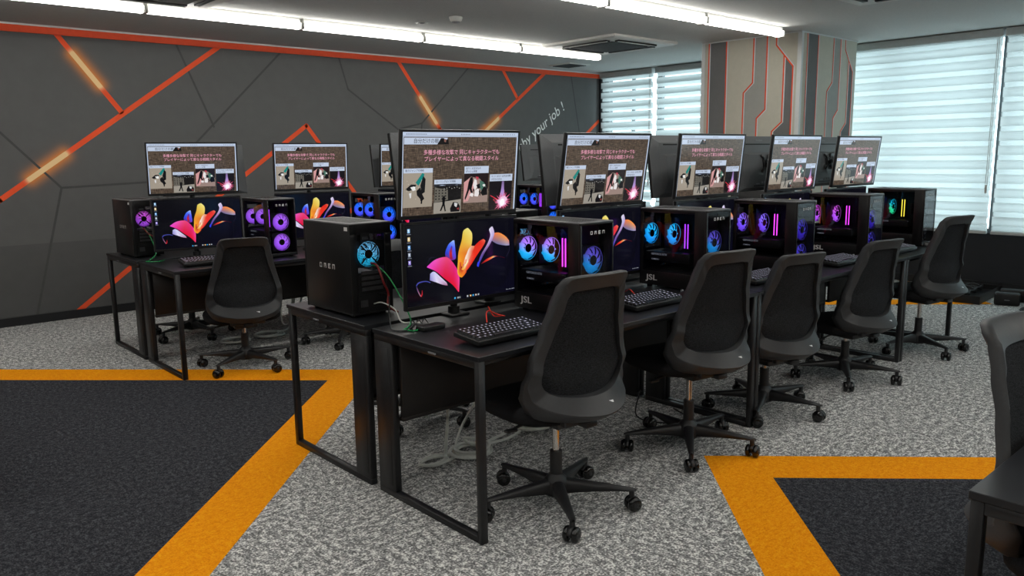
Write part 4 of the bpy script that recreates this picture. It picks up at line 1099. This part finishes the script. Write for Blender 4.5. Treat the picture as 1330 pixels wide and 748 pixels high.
GC = {0: 'computers of the near island', 1: 'computers of the far island'}
pcs = [(2.378, 'purple_cyan', 'magenta', 'dim_blue', 'dim_violet', 'purple and cyan fans and magenta memory'), (3.278, 'cyan', 'purple', 'dim_blue', 'dim_blue', 'cyan fans and purple memory'),
       (4.158, 'violet', 'magenta', 'dim_violet', 'dim_violet', 'violet fan and magenta memory'), (5.075, 'magenta', 'magenta', 'dim_violet', 'dim_violet', 'pink fan and magenta memory'), (5.965, 'rainbow', 'yellow', 'off', 'off', 'teal fan and yellow memory')]
for i, (x, s, r_, f1, f2, txt) in enumerate(pcs):
    computer((x+PW/2, 2.415, DH), 0, '%s near-row computer, glass side with %s' % (ordn[i], txt), GC[0], s, r_, f1, f2)
for i, x in enumerate([1.733, 2.64, 3.53, 4.40, 5.28]):
    computer((x+PW/2, 3.152, DH), pi, ('black computer left of the nearest monitors, logo side and glowing rear fan towards us' if i == 0 else '%s near rear-row computer, only its top showing' % ordn[i]), GC[0], 'cyan', 'purple', 'cyan', None, 'rear_cyan')
for i, (x, s, r_, f) in enumerate([(2.42, 'purple', 'purple', 'purple'), (3.325, 'blue', 'blue', 'blue'), (4.24, 'blue', 'blue', 'blue'), (5.14, 'blue', 'purple', 'blue')]):
    computer((x+PW/2, 5.40, DH), 0, '%s black computer of the far front row with %s fans' % (ordn[i], 'purple' if i == 0 else 'blue'), GC[1], s, r_, f)
computer((1.752+PW/2, 6.16, DH), pi, 'black computer at the left end of the far island, logo side towards the camera', GC[1], 'magenta', 'purple', 'purple', None, 'magenta')

for i, x in enumerate([1.952, 2.85, 3.83, 4.735, 5.56]):
    keyboard(x, 2.228, '%s black keyboard in the near front row' % ordn[i], 'keyboards of the near island')
for i, (x, y) in enumerate([(2.25, 2.20), (3.135, 2.215), (4.06, 2.21), (4.97, 2.22), (6.04, 2.225)]):
    mouse(x, y, '%s black mouse on the near front row of desks' % ordn[i], 'mice of the near island', R(-5))
for i, x in enumerate([2.0, 2.9, 3.85]):
    keyboard(x, 5.23, '%s black keyboard in the front row of the far island' % ordn[i], 'keyboards of the far island', R(-6))

# ------------------------------------------------------------------ small things and cables
def cable(name, pts, r, mat, label, group=None, n=6):
    m_ = MB(); m_.tube(catmull(pts, n), r, 0, 8); return tag(obj(name, m_, mat), label, 'cable', group)
t = thing('usb_hub', 'small black box with plugged-in leads left of the nearest keyboard', 'hub', (1.85, 2.545, DH))
m_ = MB(); m_.rbox((-.055, -.028, 0), (.055, .028, .02), .004); obj('body', m_, M['black_plastic'], t)
for i in range(3):
    m_ = MB(); x = -.035+i*.03; m_.rbox((x-.007, .026, .005), (x+.007, .045, .014), .002); m_.tube(catmull([(x, .045, .010), (x, .075, .03), (x+.01, .10, .02), (x+.03, .13, .004)], 5), .0022, 0, 6); obj('plug', m_, M['cable_black'], t)
cable('cable', [(1.83, 2.935, .93), (1.84, 2.90, .925), (1.86, 2.85, .88), (1.87, 2.78, .80), (1.86, 2.70, .722), (1.80, 2.63, .708), (1.76, 2.60, .707), (1.78, 2.55, .707), (1.84, 2.60, .707)], .0032, M['cable_green'], 'green network cable drooping behind the nearest computer')
cable('cable', [(1.825, 2.935, .94), (1.83, 2.90, .935), (1.83, 2.87, .90), (1.835, 2.855, .86), (1.86, 2.86, .81), (1.85, 2.85, .76), (1.88, 2.82, .73)], .005, M['cable_dark_red'], 'dark red cable hanging behind the nearest computer')
cable('cable', [(1.83, 2.93, .76), (1.84, 2.88, .77), (1.85, 2.80, .75), (1.83, 2.72, .71), (1.88, 2.66, .708)], .003, M['cable_white'], 'thin grey cable leaving the lower back of the nearest computer')
cable('cable', [(1.86, 2.935, .80), (1.86, 2.86, .80), (1.82, 2.80, .73), (1.76, 2.70, .707), (1.72, 2.62, .707), (1.76, 2.58, .707), (1.83, 2.64, .707), (1.90, 2.70, .707)], .003, M['cable_black'], 'black cable looping on the desk behind the nearest monitor')
cable('cable', [(1.84, 6.0, .92), (1.84, 5.93, .90), (1.86, 5.88, .82), (1.85, 5.80, .74), (1.78, 5.72, .708), (1.74, 5.66, .708), (1.80, 5.60, .708), (1.86, 5.66, .708)], .0035, M['cable_green'], 'green network cable behind the left computer of the far island')
cable('cable', [(1.83, 6.0, .93), (1.83, 5.94, .91), (1.85, 5.90, .87), (1.90, 5.88, .84)], .004, M['cable_dark_red'], 'dark red cable behind the left computer of the far island')
cable('cable', [(1.955, 2.315, .748), (1.99, 2.36, .772), (2.03, 2.39, .775), (2.07, 2.39, .755), (2.10, 2.375, .745), (2.13, 2.42, .735), (2.15, 2.50, .72), (2.17, 2.56, .75)], .0026, M['cable_red'], 'short red cable standing over the back of the nearest keyboard')
cable('cable', [(2.86, 2.315, .746), (2.88, 2.36, .76), (2.93, 2.42, .74), (2.97, 2.5, .71)], .0026, M['cable_red'], 'short red cable behind the second keyboard of the near row')
cable('cable', [(3.135, 2.272, .715), (3.15, 2.33, .708), (3.10, 2.40, .706), (3.07, 2.46, .706), (3.10, 2.6, .706)], .002, M['cable_black'], 'thin black mouse lead beside the second computer')
def coil(name, cx_, cy_, r, turns, label, wob=.3, tail=None, mat='cable_white', rr=.0075, seed=1, sq=1.):
    rnd = random.Random(seed); pts = []
    n = turns*12
    for i in range(n+1):
        a = 2*pi*i/12; q = r*(1+wob*math.sin(i*.21+seed)*.5+rnd.uniform(-.03, .03))
        pts.append((cx_+q*cos(a)+.02*sin(i*.15), cy_+q*sq*sin(a)+.015*cos(i*.11), rr+(i/n)*rr*turns*.9+abs(rnd.uniform(0, .3*rr))))
    if tail: pts += tail
    m_ = MB(); m_.tube(catmull(pts, 4), rr, 0, 8)
    return tag(obj(name, m_, M[mat]), label, 'cable', 'power cables lying under the desks')
coil('power_cable', 2.235, 2.78, .085, 4, 'white power cable coiled on the carpet under the nearest desk end', .25, [(2.24, 2.85, .06), (2.30, 2.82, .012), (2.42, 2.84, .01), (2.55, 2.86, .012)], seed=2)
coil('power_cable', 2.03, 2.80, .075, 3, 'flattened loops of white power cable, leftmost under the nearest desk', .3, [(2.10, 2.80, .05), (2.115, 2.80, .2), (2.10, 2.76, .45), (2.10, 2.72, .62)], seed=5, sq=.6)
coil('power_cable', 2.70, 2.84, .08, 4, 'white power cable coiled behind the column of the nearest chair', .25, [(2.80, 2.82, .02), (2.93, 2.80, .01), (3.0, 2.74, .2), (3.02, 2.70, .5)], seed=8)
cable('power_cable', [(2.20, 2.86, .02), (2.30, 2.92, .10), (2.38, 2.80, .35), (2.42, 2.70, .62)], .0065, M['cable_white'], 'white cable rising from the coil to the underside of the nearest desk')
cable('power_cable', [(2.28, 2.84, .012), (2.40, 2.80, .01), (2.52, 2.80, .01), (2.62, 2.83, .02)], .0075, M['cable_white'], 'white cable running between the two coils on the carpet')
coil('power_cable', 2.66, 5.85, .10, 3, 'white power cable coiled under the far island', .3, [(2.85, 5.85, .05), (2.95, 5.80, .3), (2.96, 5.75, .6)], seed=11)
coil('power_cable', 2.40, 5.83, .09, 3, 'loose white cable loops left of the chair column under the far island', .3, seed=14)
for k, (a, b) in enumerate([((2.80, 5.80), (2.86, 5.86)), ((2.92, 5.84), (2.84, 5.78))]):
    cable('power_cable', [(a[0], a[1], .6), (a[0]-.03, a[1], .35), (a[0]-.05, a[1]-.03, .12), (b[0], b[1], .10), (b[0]+.04, b[1], .35), (b[0]+.05, b[1], .6)], .006, M['cable_white'], ('left' if k == 0 else 'right') + ' loop of white cable hanging under the far island desk')
cable('power_cable', [(3.30, 2.62, .12), (3.18, 2.55, .02), (3.22, 2.40, .008), (3.36, 2.34, .008), (3.44, 2.5, .01)], .004, M['cable_black'], 'thin black cable on the carpet beside the middle desk posts')

# floor clutter below the windows
t = thing('cable_tray', 'flat black tray of coiled leads on the floor under the windows', 'tray', (8.22, 2.62, 0), R(4))
m_ = MB(); m_.box((-.40, -.22, 0), (.40, .22, .03)); m_.box((-.40, -.22, .03), (.40, -.205, .075)); m_.box((-.40, .205, .03), (.40, .22, .075)); m_.box((-.40, -.205, .03), (-.385, .205, .075)); m_.box((.385, -.205, .03), (.40, .205, .075)); obj('tray_body', m_, M['case_black'], t)
m_ = MB()
for k in range(3): m_.tube([( -.22+k*.22+.09*cos(a*.5), .09*sin(a*.5), .045+.02*(a/40)+.012*(a % 3)) for a in range(40)], .009, 0, 6)
obj('coiled_leads', m_, M['black_plastic'], t)
for i, (x, y, rz, lb) in enumerate([(7.99, 2.20, .12, 'left black speaker box on the floor beside the cable tray'), (8.22, 2.22, .1, 'black speaker box standing behind the left one under the windows'), (8.10, 1.98, .1, 'black speaker box at the right edge of the picture under the windows')]):
    t = thing('speaker', lb, 'speaker', (x, y, 0), R(-80)+rz, 'speaker boxes under the windows')
    m_ = MB(); m_.rbox((-.10, -.05, 0), (.10, .05, .115), .018, 0, None, 3); obj('cabinet', m_, M['black_plastic'], t)
    m_ = MB(); m_.rbox((-.088, -.053, .012), (.088, -.048, .103), .002, 0); m_.box((-.02, -.0536, .05), (.02, -.0532, .054), 1); obj('front_grille', m_, [M['case_dark'], M['grey_print']], t)
m_ = MB(); m_.tube([(7.74+.075*cos(a*.5)+.01*cos(a*.13), 1.96+.06*sin(a*.5), .007+.0006*a) for a in range(44)], .007, 0, 6)
tag(obj('coiled_cable', m_, M['cable_black']), 'small black cable coil on the carpet at the right edge of the picture', 'cable')

# grey cabinet whose edge shows at the left edge of the picture
t = thing('storage_cabinet', 'grey cabinet on a black plinth, only an edge showing at the left of the picture', 'cabinet', (.08, 4.12, 0), R(-42))
m_ = MB(); m_.rbox((-.40, -.20, .055), (.40, .20, .86), .004, 0); obj('body', m_, M['cabinet_grey'], t)
m_ = MB(); m_.rbox((-.405, -.205, 0), (.405, .205, .055), .004, 0); obj('plinth', m_, M['black_plastic'], t)
for s in (-1, 1):
    m_ = MB(); a, b = sorted((s*.003, s*.395)); m_.rbox((a, -.212, .07), (b, -.20, .85), .003, 0); dr = obj('door', m_, M['cabinet_grey'], t)
    m_ = MB(); m_.rbox((s*.04-.006, -.222, .42), (s*.04+.006, -.212, .52), .002, 0); obj('handle', m_, M['metal_grey'], dr)

# ------------------------------------------------------------------ daylight, camera, colour
wd = bpy.data.worlds.new('World'); bpy.context.scene.world = wd; wd.use_nodes = True
nt = wd.node_tree
bg = nt.nodes['Background']; bg.inputs[0].default_value = (.80, .94, 1., 1); bg.inputs[1].default_value = 4.1
for i, (ya, yb) in enumerate([(-2.6, 2.62), (2.62, 7.72)]):
    l = bpy.data.lights.new('window_portal', 'AREA'); l.shape = 'RECTANGLE'; l.size = yb-ya; l.size_y = WZ1-WZ0
    l.cycles.is_portal = True
    o = bpy.data.objects.new('window_portal', l); C.objects.link(o); o.location = (X1+.19, (ya+yb)/2, (WZ0+WZ1)/2)
    o.rotation_euler = (R(90), 0, R(90))

F_, YAW, PITCH, ROLL = 1025.243, R(47.93628), R(9.56999), R(-.77692)
f = Vector((cos(YAW)*cos(PITCH), sin(YAW)*cos(PITCH), -sin(PITCH))); r = Vector((sin(YAW), -cos(YAW), 0)); u = r.cross(f)
r_ = r*cos(ROLL)+u*sin(ROLL); u_ = -r*sin(ROLL)+u*cos(ROLL)
cam = bpy.data.cameras.new('camera'); cam.sensor_width = 36; cam.lens = F_*36/1330; cam.clip_start = .05
co = bpy.data.objects.new('camera', cam); C.objects.link(co)
mw = Matrix((r_, u_, -f)).transposed().to_4x4(); mw.translation = (0, 0, 1.395)
co.matrix_world = mw
sc = bpy.context.scene; sc.camera = co
sc.view_settings.view_transform = 'Standard'; sc.view_settings.look = 'None'; sc.view_settings.gamma = 1; sc.view_settings.use_curve_mapping = False
sc.view_settings.exposure = 0.0
cy = sc.cycles; cy.use_denoising = True; cy.max_bounces = 8; cy.diffuse_bounces = 4; cy.glossy_bounces = 4; cy.transparent_max_bounces = 12; cy.transmission_bounces = 4; cy.caustics_reflective = False; cy.caustics_refractive = False
cy.sample_clamp_indirect = 6
